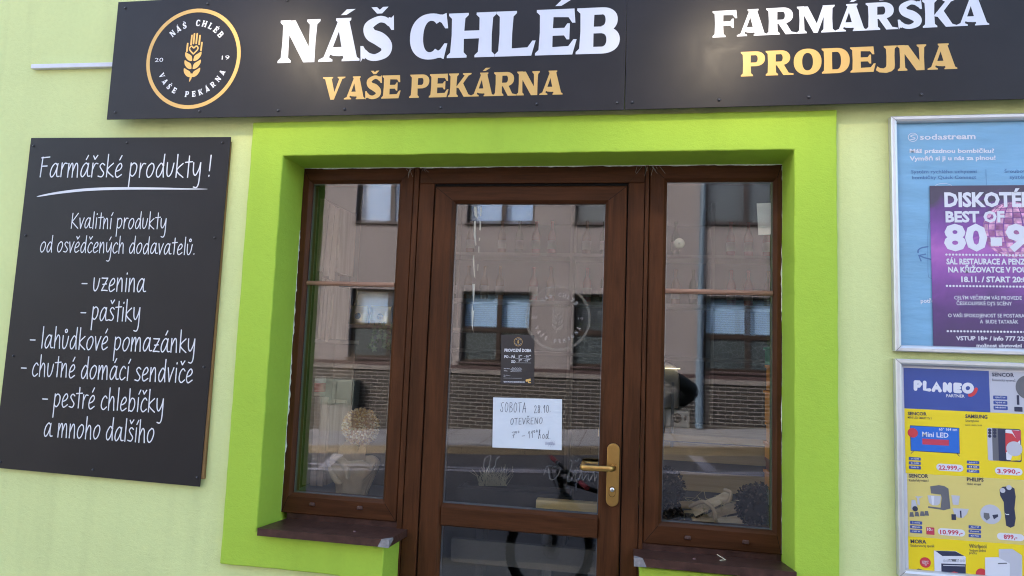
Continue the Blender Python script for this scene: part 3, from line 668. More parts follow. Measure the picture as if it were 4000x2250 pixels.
# ------------------------------------------------------------------ sign over the door: two panels
M_panel = mat('black_sign_panel', (.0135, .012, .0135), .40, var=.18, vscale=5, bump=.00012, bscale=500, spec=.30)
def smudged(m):
    N, L = nodes(m); b = N['Principled BSDF']; tc = N.new('ShaderNodeTexCoord')
    n = N.new('ShaderNodeTexNoise'); n.inputs['Scale'].default_value = 9; n.inputs['Detail'].default_value = 8; n.inputs['Distortion'].default_value = 1.2; L.new(tc.outputs['Object'], n.inputs['Vector'])
    mr = N.new('ShaderNodeMapRange'); mr.inputs['From Min'].default_value = .40; mr.inputs['From Max'].default_value = .68; mr.inputs['To Min'].default_value = .49; mr.inputs['To Max'].default_value = .44
    L.new(n.outputs['Fac'], mr.inputs['Value']); L.new(mr.outputs[0], b.inputs['Roughness'])
smudged(M_panel)
M_batten = mat('sign_batten', (.05, .05, .05), .7)
M_ply = wood('plywood_edge', (.12, .065, .025), (.30, .18, .075), 2, .6, .6)  # wood colour darkened to paint in the shadow behind the board
M_screw = mat('black_screw', (.035, .035, .04), .3, .4)
M_screw_in = mat('screw_socket', (.25, .25, .27), .35, .6)
def screw(bd, px, py, parent, r=.0062):
    u, v = bd.uv(px, py); c = bd.at(u, v, .0002); mb = MB()
    mb.lathe([(r, 0), (r * .95, .0022), (r * .62, .0042), (r * .35, .0046)], c, (0, -1, 0), 14, 0); mb.lathe([(r * .35, .0046), (r * .3, .0030), (.0001, .0030)], c, (0, -1, 0), 10, 1)
    mb.build('screw', [M_screw, M_screw_in], parent)
YS = -.064
def panel(name, bd, u0, u1, v0, v1, m, parent, th=.005, sub=1):
    mb = MB(); c = [bd.at(u, v) for u, v in ((u0, v0), (u1, v0), (u1, v1), (u0, v1))]
    f = [tuple(p) for p in c]; k = [(p.x, p.y + th, p.z) for p in c]
    mb.face(f); mb.face(k[::-1])
    for i in range(4): j = (i + 1) % 4; mb.face([f[j], f[i], k[i], k[j]])
    return mb.build(name, m, parent, bevel=.0008)
bdS = Board(P(416.6, 466.7, YS), P(2438.4, 429, YS), YS)
H_S = bdS.uv(456.9, 8.2)[1]; W_S = bdS.L
sgn = thing('shop_sign', 'long black sign panel with round gold wheat emblem over the left window and door', 'sign', bdS.at(W_S / 2, 0, 0), None)
panel('panel', bdS, 0, W_S - .001, 0, H_S, M_panel, sgn)
mb = MB(); a, b = bdS.at(.03, .028), bdS.at(W_S - .02, H_S - .03); mb.box(a.x, b.x, YS + .0055, -.001, a.z + .012, b.z - .012); mb.build('batten', M_batten, sgn)
sf = 1.7173; c2 = lambda x, y: (1000 + x / sf, y / sf)
mb = MB(); h = bdS.uv(*c2(165, 137))[1] - bdS.uv(*c2(140, 424))[1]; h2 = bdS.uv(*c2(2180, 50))[1] - bdS.uv(*c2(2165, 357))[1]
serif_line(mb, bdS, 'NÁŠ CHLÉB', bdS.uv(*c2(140, 424)), bdS.uv(*c2(2442, 356)), (h + h2) / 2, gap=.0)
t = mb.build('lettering', M_white, sgn); t['label'] = 'large white serif lettering'
mb = MB(); h = bdS.uv(*c2(445, 518))[1] - bdS.uv(*c2(440, 671))[1]; h2 = bdS.uv(*c2(2010, 472))[1] - bdS.uv(*c2(2010, 633))[1]
serif_line(mb, bdS, 'VAŠE PEKÁRNA', bdS.uv(*c2(440, 671)), bdS.uv(*c2(2056, 634)), (h + h2) / 2, gap=.0, word=.42)
t = mb.build('lettering', M_gold, sgn); t['label'] = 'gold serif lettering'
c1 = lambda x, y: (x / 1.8386, y / 1.8386)
ce = bdS.uv(*c1(1386, 420)); er = (bdS.uv(*c1(1723, 405))[0] - bdS.uv(*c1(1047, 432))[0]) / 2
emblem(bdS, ce, er, (M_gold, M_white), sgn)
for q in ((900, 58), (1492, 27), (2065, 3), (828, 807), (1434, 799), (1998, 794)): screw(bdS, *c1(*q), sgn)
for q in ((595, 733), (1240, 722), (1883, 698), (2422, 689)): screw(bdS, *c2(*q), sgn)
for u in (.95, 1.35, 1.75, 2.2): mbu = bdS.at(u, H_S - .03)
c3 = lambda x, y: (2400 + x / 1.61, y / 1.61)
bdT = Board(P(2440.5, 428.6, YS), P(4000, 386.3, YS), YS)
W_T = 1.62
sg2 = thing('shop_sign', 'right black sign panel with white and gold capitals beyond the vertical joint', 'sign', bdT.at(W_T / 2, 0, 0))
panel('panel', bdT, .001, W_T, 0, H_S, M_panel, sg2)
mb = MB(); a, b = bdT.at(.02, .028), bdT.at(W_T - .03, H_S - .03); mb.box(a.x, b.x, YS + .0055, -.001, a.z + .02, b.z - .02); mb.build('batten', M_batten, sg2)
mb = MB(); h = bdT.uv(*c3(624, 67))[1] - bdT.uv(*c3(618, 237))[1]; h2 = bdT.uv(*c3(2250, -15))[1] - bdT.uv(*c3(2250, 158))[1]
serif_line(mb, bdT, 'FARMÁŘSKÁ', bdT.uv(*c3(617, 237)), bdT.uv(*c3(2357, 156)), (h + h2) / 2, gap=.0)
t = mb.build('lettering', M_white, sg2); t['label'] = 'white serif lettering'
mb = MB(); h = bdT.uv(*c3(803, 325))[1] - bdT.uv(*c3(796, 482))[1]; h2 = bdT.uv(*c3(2100, 273))[1] - bdT.uv(*c3(2100, 434))[1]
serif_line(mb, bdT, 'PRODEJNA', bdT.uv(*c3(795, 482)), bdT.uv(*c3(2156, 433)), (h + h2) / 2, gap=.01)
t = mb.build('lettering', M_gold, sg2); t['label'] = 'gold serif lettering'
for q in ((112, 643), (658, 628), (1222, 610), (1930, 595)): screw(bdT, *c3(*q), sg2)

# ------------------------------------------------------------------ blackboard with the list of products
YB = -.021
tl, tr, br = P(108.7, 538.8, YB), P(901.7, 534.7, YB), P(795, 1903, YB)
bdM = Board(tl + (br - tr), br, YB)
mo = bdM.O
wM, hM = bdM.uv(901.7, 534.7)
M_board = mat('blackboard_panel', (.0125, .011, .0115), .45, var=.12, vscale=4, bump=.0001, bscale=400, spec=.25)
men = thing('menu_board', 'tall black board with white handwritten list of farm products beside the lime surround', 'sign', bdM.at(wM / 2, 0))
panel('panel', bdM, 0, wM, 0, hM, M_board, men, .004)
mb = MB(); a, b = bdM.at(.012, .02), bdM.at(wM - .0055, hM - .018)
mb.box(a.x, b.x, YB + .0045, -.003, a.z, b.z); mb.build('plywood_backing', M_ply, men)
c4 = lambda x, y: (x / 1.932, 500 + y / 1.932)
c5 = lambda x, y: (x / 1.811, 1200 + y / 1.811)
px2m = wM / (901.7 - 108.7)
for text, a, b, xh, w in (
    ('Farmářské produkty !', c4(295, 368), c4(1597, 371), 50, 6.6), ('Kvalitní produkty', c4(533, 757), c4(1255, 762), 37, 5.2),
    ('od osvědčených dodavatelů.', c4(300, 934), c4(1474, 957), 37, 5.2), ('- uzenina', c4(610, 1230), c4(1098, 1238), 46, 6.2),
    ('- paštiky', c5(565, 92), c5(990, 102), 46, 6.2), ('- lahůdkové pomazánky', c5(205, 284), c5(1380, 325), 46, 6.2),
    ('- chutné domácí sendviče', c5(143, 483), c5(1364, 537), 46, 6.2), ('- pestré chlebíčky', c5(293, 702), c5(1157, 745), 46, 6.2),
    ('a mnoho dalšího', c5(308, 910), c5(1090, 960), 46, 6.2)):
    mb = MB(); stroke_line(mb, bdM, text, bdM.uv(*a), bdM.uv(*b), xh * px2m, w * px2m * .67); mb.build('lettering', M_chalk, men)
mb = MB(); q = crom([c4(278, 518), c4(420, 492), c4(600, 470), c4(760, 460), c4(960, 456), c4(1200, 457), c4(1400, 460), c4(1566, 461)], 6)
n = len(q); ribbon(mb, bdM, [bdM.uv(*z) for z in q], [px2m * (1 + 9 * math.sin(PI * (i / (n - 1)) ** .7) ** .8) for i in range(n)], caps=False)
mb.build('underline', M_chalk, men)
for q in ((253, 135), (960, 111), (1678, 112), (195, 810), (1620, 828)): screw(bdM, *c4(*q), men, .0055)
for q in ((95, 345), (1442, 423), (5, 1095), (658, 1150), (1395, 1203)): screw(bdM, *c5(*q), men, .0055)

# white cable duct on the wall
d0, d1_ = P(*c1(222, 476), -.022), P(*c1(800, 462), -.022)
u = (d1_ - d0); u.y = 0; ln = u.length; u.normalize(); v = Vector((-u.z, 0, u.x))
mb = MB(); hh = .0105; c = d0 + u * (ln / 2 + .12); c.y = -.0115
mb.obox(c, u * (ln / 2 + .12), Vector((0, .011, 0)), v * hh)
duct = mb.build('cable_duct', mat('white_plastic_duct', (.62, .62, .66), .4, var=.04, vscale=20), bevel=.002)
tag(duct, 'short white plastic cable duct running left from the sign along the pale wall', 'cable duct')

# ------------------------------------------------------------------ poster frames and posters
M_paper = mat('poster_paper_white', (.62, .62, .66), .5, bump=.0012, bscale=9, stretch=(1, 1, 3))
M_blue = mat('poster_blue', (.17, .37, .54), .36, var=.10, vscale=5, bump=.0018, bscale=12, stretch=(1, 1, 4), spec=.5)
M_navy = mat('poster_navy', (.035, .07, .28), .36, bump=.001, bscale=9)
M_ink = mat('poster_dark_ink', (.02, .025, .06), .5)
M_inkblue = mat('poster_blue_ink', (.07, .16, .33), .5)
M_pw = mat('poster_white_ink', (.66, .66, .70), .45)
M_yel = mat('poster_yellow', (.80, .60, .008), .4, bump=.0012, bscale=9, stretch=(1, 1, 3))
M_yel2 = mat('poster_pale_yellow', (.66, .54, .16), .4, bump=.0012, bscale=9, stretch=(1, 1, 3))
M_red = mat('poster_red', (.55, .035, .045), .45)
M_rose = mat('poster_price_red', (.50, .04, .08), .45)
M_grey = mat('poster_grey', (.12, .12, .135), .4)
M_lgrey = mat('poster_light_grey', (.48, .48, .53), .4)
M_tvblue = mat('poster_screen_blue', (.012, .13, .52), .35)
def disco_mat():
    m = bpy.data.materials.new('poster_violet_clouds'); m.use_nodes = True; N, L = nodes(m); b = N['Principled BSDF']; b.inputs['Roughness'].default_value = .35
    tc = N.new('ShaderNodeTexCoord'); n = N.new('ShaderNodeTexNoise'); n.inputs['Scale'].default_value = 3.2; n.inputs['Detail'].default_value = 5; L.new(tc.outputs['Generated'], n.inputs['Vector'])
    sp = N.new('ShaderNodeSeparateXYZ'); L.new(tc.outputs['Generated'], sp.inputs[0])
    cv = N.new('ShaderNodeValToRGB'); e = cv.color_ramp.elements; e[0].position = 0; e[0].color = (.06, .035, .10, 1); e[1].position = 1; e[1].color = (.055, .04, .075, 1)
    for p, c in ((.25, (.09, .035, .15, 1)), (.46, (.24, .07, .32, 1)), (.60, (.40, .12, .42, 1)), (.70, (.22, .065, .32, 1)), (.86, (.12, .04, .20, 1)), (.93, (.06, .045, .08, 1))): q = e.new(p); q.color = c
    ad = N.new('ShaderNodeMath'); ad.operation = 'MULTIPLY_ADD'; ad.inputs[1].default_value = .34; L.new(n.outputs['Fac'], ad.inputs[0])
    sb = N.new('ShaderNodeMath'); sb.operation = 'SUBTRACT'; sb.inputs[1].default_value = .17; L.new(sp.outputs['Z'], sb.inputs[0]); L.new(sb.outputs[0], ad.inputs[2])
    L.new(ad.outputs[0], cv.inputs[0]); L.new(cv.outputs[0], b.inputs['Base Color'])
    return m
def frame_box(name, label, pTL, pBL, pTR, wid, fw=.0235):
    Yf = -.030; bd = Board(P(*pBL, Yf), P(*pBL, Yf) + (P(*pTR, Yf) - P(*pTL, Yf)), Yf)
    tlu = bd.uv(*pTL); H = tlu[1]; sh = tlu[0]
    t = thing(name, label, 'poster frame', bd.at(wid / 2, 0))
    mb = MB(); prof = [(0, .028), (0, .003), (.003, 0), (fw * .55, 0), (fw - .004, .0035), (fw, .010), (fw, .022)]
    cor = lambda i, o: [(o, o), (wid - o, o), (wid - o, H - o), (o, H - o)][i]
    for s in range(4):
        for (o0, y0), (o1, y1) in zip(prof, prof[1:]):
            A, B, C, D = cor(s, o0), cor((s + 1) % 4, o0), cor((s + 1) % 4, o1), cor(s, o1)
            mb.face([bd.at(*A, -y0), bd.at(*B, -y0), bd.at(*C, -y1), bd.at(*D, -y1)])
        A, B = cor(s, .001), cor(s, fw - .004); dx, dz = B[0] - A[0], B[1] - A[1]; l = math.hypot(dx, dz); nx, nz = -dz / l * .0006, dx / l * .0006
        mb.face([bd.at(A[0] - nx, A[1] - nz, .0003), bd.at(B[0] - nx, B[1] - nz, .0003), bd.at(B[0] + nx, B[1] + nz, .0003), bd.at(A[0] + nx, A[1] + nz, .0003)], 1)
    mb.build('frame', [M_silver, M_dark], t)
    mb = MB(); a, b = bd.at(.006, .006), bd.at(wid - .006, H - .006); mb.box(a.x, b.x, -.0075, -.003, min(a.z, b.z), max(a.z, b.z)); mb.build('back_panel', M_paper, t)
    return bd, H, t
bF1, H1, fr1 = frame_box('poster_case', 'upper aluminium snap frame holding the blue poster and the violet disco poster', (3487.2, 453.1), (3498.2, 1371.8), (4000, 441), .64)
bF2, H2, fr2 = frame_box('poster_case', 'lower aluminium snap frame holding the yellow sale flyer', (3495, 1400.8), (3495 + 19.5, 2252), (4000, 1417.9), .64)
YP = -.0095
def sheet(name, bd, mats, u0, u1, v0, v1, lab, cat, nu=14, nv=18, amp=.0008, d=0):
    mb = MB(); rn = random.Random(hash(name) % 97 if False else len(name)); ph = [rn.uniform(0, 6) for _ in range(4)]
    vs = []
    for i in range(nu + 1):
        for j in range(nv + 1):
            u = u0 + (u1 - u0) * i / nu; v = v0 + (v1 - v0) * j / nv
            vs.append(bd.at(u, v, d + amp * .4 * (math.sin(v * 46 + ph[0] + 2 * math.sin(u * 9)) * math.sin(u * 8 + ph[1]) - 1)))
    mb.raw(vs, [(i * (nv + 1) + j, (i + 1) * (nv + 1) + j, (i + 1) * (nv + 1) + j + 1, i * (nv + 1) + j + 1) for i in range(nu) for j in range(nv)], 0, True)
    o = mb.build(name, mats); return tag(o, lab, cat)
def ptu(bd, cs): return lambda x, y: bd.uv(*cs(x, y))
# blue soda poster
q1 = lambda x, y: (3450 + x / 2.6345, 400 + y / 2.6345)
q2 = lambda x, y: (3450 + x / 2.6345, 900 + y / 2.6345)
b1 = Board(bF1.at(0, 0), bF1.at(1, 0), YP)
p1 = sheet('poster', b1, M_blue, .014, .626, .014, H1 - .014, 'light blue refill poster with white headline in the upper frame', 'poster')
capm = lambda bd, n: n * bd_px
bd_px = .297 / 269 * .955          # metres per photo pixel on the wall near the posters
mw, md, ml = MB(), MB(), MB()
sans(mw, b1, 'soda', q1(377, 384), q1(612, 382), 56 / 2.6345 * bd_px, 0, .012); sans(mw, b1, 'stream', q1(614, 381), q1(950, 376), 56 / 2.6345 * bd_px, 0, .025)
sans(mw, b1, 'Máš prázdnou bombičku?', q1(272, 520), q1(1142, 518), 40 / 2.6345 * bd_px, 0, .03); sans(mw, b1, 'Vyměň si ji u nás za plnou!', q1(272, 598), q1(1156, 590), 40 / 2.6345 * bd_px, 0, .03)
cc = b1.uv(*q1(305, 359)); r = 40 / 2.6345 * bd_px
ribbon(mw, b1, [(cc[0] + r * math.cos(t * PI / 16), cc[1] + r * math.sin(t * PI / 16)) for t in range(33)], r * .12)
for sc in (.72, .45): ribbon(mw, b1, crom([(cc[0] + r * x, cc[1] + r * y) for x, y in ((.6 * sc + .25, .55), (-.2, .62 * sc + .1), (-.55 * sc - .1, .2), (0, 0), (.55 * sc + .1, -.2), (.2, -.62 * sc - .1), (-.6 * sc - .25, -.55))], 5), r * .1)
sans(mw, b1, 'potřebuješ', q2(385, 745), q2(660, 742), 38 / 2.6345 * bd_px, 0, .02)
for k in (0, 1): ribbon(mw, b1, crom([b1.uv(*q1(520 + 6 * k, 870)), b1.uv(*q1(560, 843)), b1.uv(*q1(625, 834)), b1.uv(*q1(690, 848)), b1.uv(*q1(720, 870))], 4), .0012)
mw.build('white_print', M_pw, p1)
sans(md, b1, 'Systém rychlého uchycení', q1(286, 731), q1(964, 727), 33 / 2.6345 * bd_px, 0, .008); sans(md, b1, 'bombičky Quick Connect', q1(296, 790), q1(957, 786), 33 / 2.6345 * bd_px, 0, .008)
sans(md, b1, 'Šroubovací', q1(1247, 726), q1(1540, 722), 33 / 2.6345 * bd_px, 0, .008)
sans(md, b1, 'systém', q1(1300, 786), q1(1490, 784), 33 / 2.6345 * bd_px, 0, .008)
for pts in (((358, 228), (362, 200), (400, 178), (458, 168)), ((366, 258), (420, 280), (492, 298)), ((388, 314), (366, 258), (434, 244))):
    ribbon(md, b1, [b1.uv(*q2(*z)) for z in (crom(pts, 5) if len(pts) > 3 else pts)], .0048)
md.build('dark_print', M_inkblue, p1)
for pts in (((500, 1200), (470, 1245), (460, 1310), (458, 1449), (460, 1750), (466, 1800), (500, 1815)),):
    ribbon(ml, b1, [b1.uv(*q1(*z)) for z in pts], .0012)
ribbon(ml, b1, [b1.uv(*q1(1056, 690)), b1.uv(*q1(1060, 850))], .0012)
ml.build('thin_outline', M_inkblue, p1)
# violet disco poster
b2 = Board(bF1.at(0, 0), bF1.at(1, 0), YP - .003)
a_, b_ = b2.uv(*q1(481, 858)), b2.uv(*q2(512, 1200))
p2 = sheet('poster', b2, disco_mat(), (a_[0] + b_[0]) / 2, .600, b_[1], a_[1], 'dark violet disco poster with big white letters, laid over the blue poster', 'poster')
mw = MB(); pm = bd_px / 2.6345
sans(mw, b2, 'DISKOTÉKA', q1(630, 1070), q1(1700, 1068), 132 * pm, 0, .042); sans(mw, b2, 'BEST OF', q1(642, 1229), q1(1250, 1229), 100 * pm, 0, .042)
sans(mw, b2, '80', q2(628, 196), q2(1075, 198), 236 * pm, 0, .042); sans(mw, b2, '-', q2(1110, 215), q2(1225, 215), 290 * pm, 0, .05); sans(mw, b2, '90', q2(1265, 198), q2(1710, 200), 236 * pm, 0, .042)
for y, x0 in ((249, 650), (571, 655), (1037, 664)):
    for k in range(30): disc(mw, b2, b2.uv(*q2(x0 + k * 34.3, y + k * .35)), 10 * pm, 0, n=10)
for tx, x0, x1, yb, h in (('SÁL RESTAURACE A PENZIONU', 650, 1640, 347, 52), ('NA KŘIŽOVATCE V POUŠTI', 668, 1580, 430, 50), ('18.11. / START 20:00', 803, 1520, 530, 50)):
    sans(mw, b2, tx, q2(x0, yb), q2(x1, yb + 3), h * pm, 0, .04)
for tx, x0, x1, yb, h, bo in (('CELÝM VEČEREM VÁS PROVEDE', 730, 1425, 710, 34, .012), ('ČESKOLIPSKÉ DJ’S SCÉNY', 755, 1325, 768, 34, .012), ('O VAŠI SPOKOJENOST SE POSTARAJÍ', 668, 1480, 893, 34, .012), ('A  BUDE TATARÁK', 995, 1390, 956, 34, .012), ('VSTUP 18+ / info 777 22', 750, 1450, 1130, 38, .03), ('možnost ubytování', 960, 1430, 1200, 32, .03)):
    sans(mw, b2, tx, q2(x0, yb), q2(x1, yb + 4), h * pm, 0, bo)
mw.build('white_print', M_pw, p2)
M_ball = mat('poster_pink_mirror_tile', (.60, .30, .44), .4, var=.5, vscale=60); M_ball2 = mat('poster_dull_pink', (.36, .12, .28), .4, var=.4, vscale=40)
mb = MB(); cb = b2.uv(*q1(1345, 1310)); Rb = 255 * pm
for i in range(-7, 7):
    for j in range(10):
        t0, t1 = i / 7 * PI / 2, (i + .86) / 7 * PI / 2; f0, f1 = -PI / 2 + j * PI / 10, -PI / 2 + (j + .86) * PI / 10
        pt = lambda f, t: (cb[0] + Rb * math.cos(t) * math.sin(f), cb[1] + Rb * math.sin(t))
        if cb[0] + Rb * math.cos(t0) * math.sin(f1) > .594: continue
        flat(mb, b2, [pt(f0, t0), pt(f1, t0), pt(f1, t1), pt(f0, t1)], (i * 7 + j * 5) % 3 == 0, base=.0002)
mb.build('printed_mirror_ball', [M_ball, M_ball2], p2)
# yellow sale flyer
q3 = lambda x, y: (3450 + x / 3.22, 1380 + y / 3.22)
q4 = lambda x, y: (3450 + x / 3.22, 1800 + y / 3.22)
b3 = Board(bF2.at(0, 0), bF2.at(1, 0), YP); pm = bd_px / 3.22
fly = sheet('flyer', b3, M_paper, .014, .626, .014, H2 - .014, 'yellow and blue appliance sale flyer with red prices in the lower frame', 'flyer', amp=.0003)
lay = {k: MB() for k in ('navy', 'yel', 'yel2', 'pw', 'ink', 'red', 'rose', 'grey', 'lgrey', 'tv')}
R = lambda k, a, b, base=.0004: rect(lay[k], b3, a, b, 0, base)
def quad(k, ps, base=.0004): flat(lay[k], b3, [b3.uv(*z) for z in ps], 0, base)
uend = .612
def band(k, pA, pB, base=.0003):   # from two left corners to the right end of the sheet, level on the sheet
    a, b = b3.uv(*pA), b3.uv(*pB); flat(lay[k], b3, [(a[0], b[1]), (uend, b[1]), (uend, a[1]), (a[0], a[1])], 0, base)
quad('navy', (q3(254, 180), q3(1327, 222), q3(1348, 744), q3(266, 692)), .0005)
band('lgrey', q3(1327, 222), q3(1348, 744), .00035); band('yel', q3(266, 694), q4(298, 155)); band('yel2', q4(298, 157), q4(312, 945)); band('yel', q4(312, 947), q4(330, 1800))
T = lambda k, tx, a, b, h, bo=.012: sans(lay[k], b3, tx, a, b, h * pm, 0, bo, .0009)
cp = lambda z: b3.uv(*z)
def fat(k, pts, w): ribbon(lay[k], b3, [cp(q3(*z)) for z in pts], w * pm, 0, .0009)
for pts in (((405, 450), (405, 360)), ((405, 360), (450, 362), (470, 385), (450, 412), (405, 412)), ((520, 365), (520, 455), (580, 460)), ((630, 465), (668, 375), (712, 470)), ((650, 432), (695, 436)), ((772, 470), (772, 385)), ((772, 385), (838, 475)), ((838, 475), (838, 388)), ((905, 390), (905, 478)), ((905, 390), (965, 394)), ((905, 432), (955, 436)), ((905, 478), (965, 482))): fat('pw', pts, 38)
fat('pw', [(1063 + 52 * math.cos(t * PI / 10), 438 + 48 * math.sin(t * PI / 10)) for t in range(21)], 38)
fat('red', crom([(1085, 528), (1120, 520), (1150, 490), (1168, 450)], 5), 34)
T('pw', 'PARTNER', q3(793, 551), q3(1023, 556), 32, .02)
T('ink', 'SENCOR', q3(1365, 288), q3(1645, 296), 40, .03); T('ink', 'Robotický vysavač', q3(1370, 350), q3(1662, 356), 28, .0)
T('ink', 'SENCOR', q3(307, 776), q3(546, 782), 36, .03); T('ink', 'MINI LED SMART TV /', q3(308, 820), q3(610, 834), 26, .004); T('ink', 'SAMSUNG', q3(1032, 812), q3(1310, 822), 40, .03)
T('ink', 'Smartphone', q3(1034, 862), q3(1202, 864), 26, .004); T('ink', 'BLACK, GREEN, SILVER', q3(1034, 912), q3(1244, 916), 16, 0)
# television
quad('ink', (q3(335, 905), q3(955, 938), q3(962, 1264), q3(344, 1228)), .0006); quad('tv', (q3(341, 911), q3(950, 943), q3(956, 1256), q3(350, 1221)), .0008)
fat('ink', ((380, 1230), (350, 1258)), 7); fat('ink', ((925, 1258), (956, 1294)), 7)
T('pw', '65" 164 cm', q3(700, 970), q3(928, 978), 30, .012); T('pw', 'Mini LED', q3(490, 1046), q3(820, 1062), 54, .02)
quad('rose', (q3(490, 1072), q3(826, 1090), q3(824, 1162), q3(492, 1145)), .0010); T('pw', 'VIDAA', q3(585, 1132), q3(748, 1140), 40, 0)
disc(lay['red'], b3, cp(q3(370, 1000)), 52 * pm, 0, .0010); T('pw', 'Ultra', q3(338, 996), q3(394, 998), 16, .01); T('pw', 'HD', q3(348, 1022), q3(382, 1024), 16, .01)
# phones
for x0, x1, yb, k in ((1305, 1440, 1352, 'lgrey'), (1365, 1480, 1352, 'grey'), (1440, 1560, 1358, 'ink')):
    rrect(lay[k], b3, q3(x0, 936 + (x0 - 1305) * .05), q3(x1, yb), 0, .0006 + (x0 - 1305) * 2e-6, .14)
rrect(lay['ink'], b3, q3(1522, 946), q3(1740, 1368), 0, .0010, .1); rrect(lay['pw'], b3, q3(1534, 958), q3(1728, 1350), 0, .0012, .08)
quad('red', (q3(1534, 1000), q3(1620, 1010), q3(1700, 1110), q3(1640, 1180), q3(1534, 1250)), .0014); quad('rose', (q3(1610, 965), q3(1728, 975), q3(1728, 1090), q3(1690, 1110)), .0014)
disc(lay['lgrey'], b3, cp(q3(1645, 1200)), 78 * pm, 0, .0016); quad('yel', (q3(1600, 1350), q3(1620, 1290), q3(1728, 1270), q3(1728, 1345)), .0015)
for x in (1338, 1400, 1474):
    for y in (966, 1002, 1042): disc(lay['ink'], b3, cp(q3(x, y)), 17 * pm, 0, .0012, 12)
def tags(lst, x0, x1, y0, conv, hh=47):
    for i, tx in enumerate(lst):
        rrect(lay['navy'], b3, conv(x0, y0 + i * 55), conv(x1, y0 + i * 55 + hh), 0, .0006, .2); T('pw', tx, conv(x0 + 26, y0 + i * 55 + 32), conv(x1 - 26, y0 + i * 55 + 34), 17, .012)
tags(('Výška 7,5 cm',), 1380, 1560, 530, q3, 55); tags(('Výdrž až',), 1384, 1562, 594, q3, 55); tags(('Mobilní',), 1386, 1566, 658, q3, 58)
tags(('3× HDMI', '2× USB'), 320, 472, 1303, q3); tags(('DVB-T/',), 322, 474, 58, q4, 52); tags(('Android 13',), 1050, 1207, 1348, q3); tags(('64 GB', 'NFC'), 1050, 1208, 52, q4)
tags(('2 mísy', 'Mlýnek', '1 500 W'), 336, 490, 752, q4, 52); tags(('Aku / Síť', 'Provoz', '4D Flex'), 1072, 1230, 808, q4, 52)
for tx, xa, xb, ya, yb in (('22.999,-', 665, 1008, 32, 140), ('3.990,-', 1402, 1752, 76, 188), ('10.999,-', 684, 1030, 842, 955), ('899,-', 1428, 1772, 900, 1014)):
    rrect(lay['pw'], b3, q4(xa, ya), q4(xb, yb), 0, .0007, .5); mid = (xa + xb) / 2; w = (xb - xa) * (.41 if len(tx) > 6 else .25)
    T('rose', tx, q4(mid - w, (ya + yb) / 2 + 22), q4(mid + w, (ya + yb) / 2 + 30), 46, .03)
for tx, xa, xb, y, h in (('SENCOR', 324, 566, 208, 40), ('PHILIPS', 1052, 1262, 254, 40), ('MORA', 344, 542, 1034, 40)): T('ink', tx, q4(xa, y), q4(xb, y + 6), h, .03)
for tx, xa, xb, y, h in (('Kuchyňský robot /', 326, 574, 258, 28), ('Holicí strojek', 1054, 1232, 302, 26), ('Sklokeramický sporák', 343, 645, 1080, 28), ('Whirlpool', 1080, 1298, 1094, 44), ('Vrchem plněná', 1082, 1292, 1140, 26), ('pračka', 1082, 1176, 1170, 26)): T('ink', tx, q4(xa, y), q4(xb, y + 6), h, .006)
# stand mixer and bowls
quad('grey', [q4(*z) for z in ((590, 320), (700, 305), (770, 318), (820, 350), (845, 600), (760, 622), (700, 610), (560, 590), (565, 570), (720, 590), (735, 470), (725, 425), (600, 410))], .0006)
quad('lgrey', [q4(*z) for z in ((555, 432), (725, 442), (715, 530), (680, 560), (620, 560), (575, 525))], .0009); quad('pw', [q4(*z) for z in ((600, 440), (640, 442), (632, 556), (614, 552))], .0011)
quad('lgrey', [q4(*z) for z in ((855, 430), (962, 440), (945, 555), (875, 550))], .0008); quad('lgrey', [q4(*z) for z in ((870, 595), (1075, 605), (1050, 670), (1000, 718), (930, 712), (890, 660))], .0009); quad('ink', [q4(*z) for z in ((960, 625), (980, 626), (985, 715), (968, 714))], .0011)
quad('ink', [q4(*z) for z in ((855, 670), (912, 672), (915, 745), (858, 742))], .0010); quad('lgrey', [q4(*z) for z in ((355, 490), (400, 492), (425, 570), (420, 630), (350, 610))], .0008); disc(lay['ink'], b3, cp(q4(400, 602)), 28 * pm, 0, .0010)
disc(lay['grey'], b3, cp(q4(792, 425)), 24 * pm, 0, .0011); quad('lgrey', [q4(*z) for z in ((400, 445), (505, 450), (450, 470), (460, 555), (430, 550), (425, 470))], .0008)
for x in (358, 424, 490, 545): quad('grey', [q4(x - 22, 645 - (x - 358) * .08), q4(x + 16, 645 - (x - 358) * .08), q4(x + 30, 705 - (x - 358) * .08), q4(x - 30, 702 - (x - 358) * .08)], .0008)
rrect(lay['rose'], b3, q4(540, 832), q4(644, 932), 0, .0007, .06); T('pw', '10', q4(552, 878), q4(596, 880), 32, .03); T('pw', 'LET', q4(598, 878), q4(628, 880), 14, .01)
# shaver
quad('ink', [q4(*z) for z in ((1462, 360), (1500, 325), (1600, 318), (1650, 350), (1665, 450), (1650, 600), (1665, 720), (1650, 820), (1600, 842), (1545, 815), (1520, 620), (1515, 520), (1470, 440))], .0006)
for x, y in ((1500, 372), (1580, 335)): disc(lay['lgrey'], b3, cp(q4(x, y)), 26 * pm, 0, .0009)
quad('pw', [q4(*z) for z in ((1530, 655), (1540, 678), (1580, 680), (1582, 668), (1545, 668))], .0009)
disc(lay['lgrey'], b3, cp(q4(1352, 672)), 102 * pm, 0, .0006); quad('grey', [q4(*z) for z in ((1262, 650), (1330, 660), (1340, 720), (1300, 750), (1262, 710))], .0008); quad('ink', [q4(*z) for z in ((1370, 680), (1440, 672), (1445, 700), (1390, 735))], .0008)
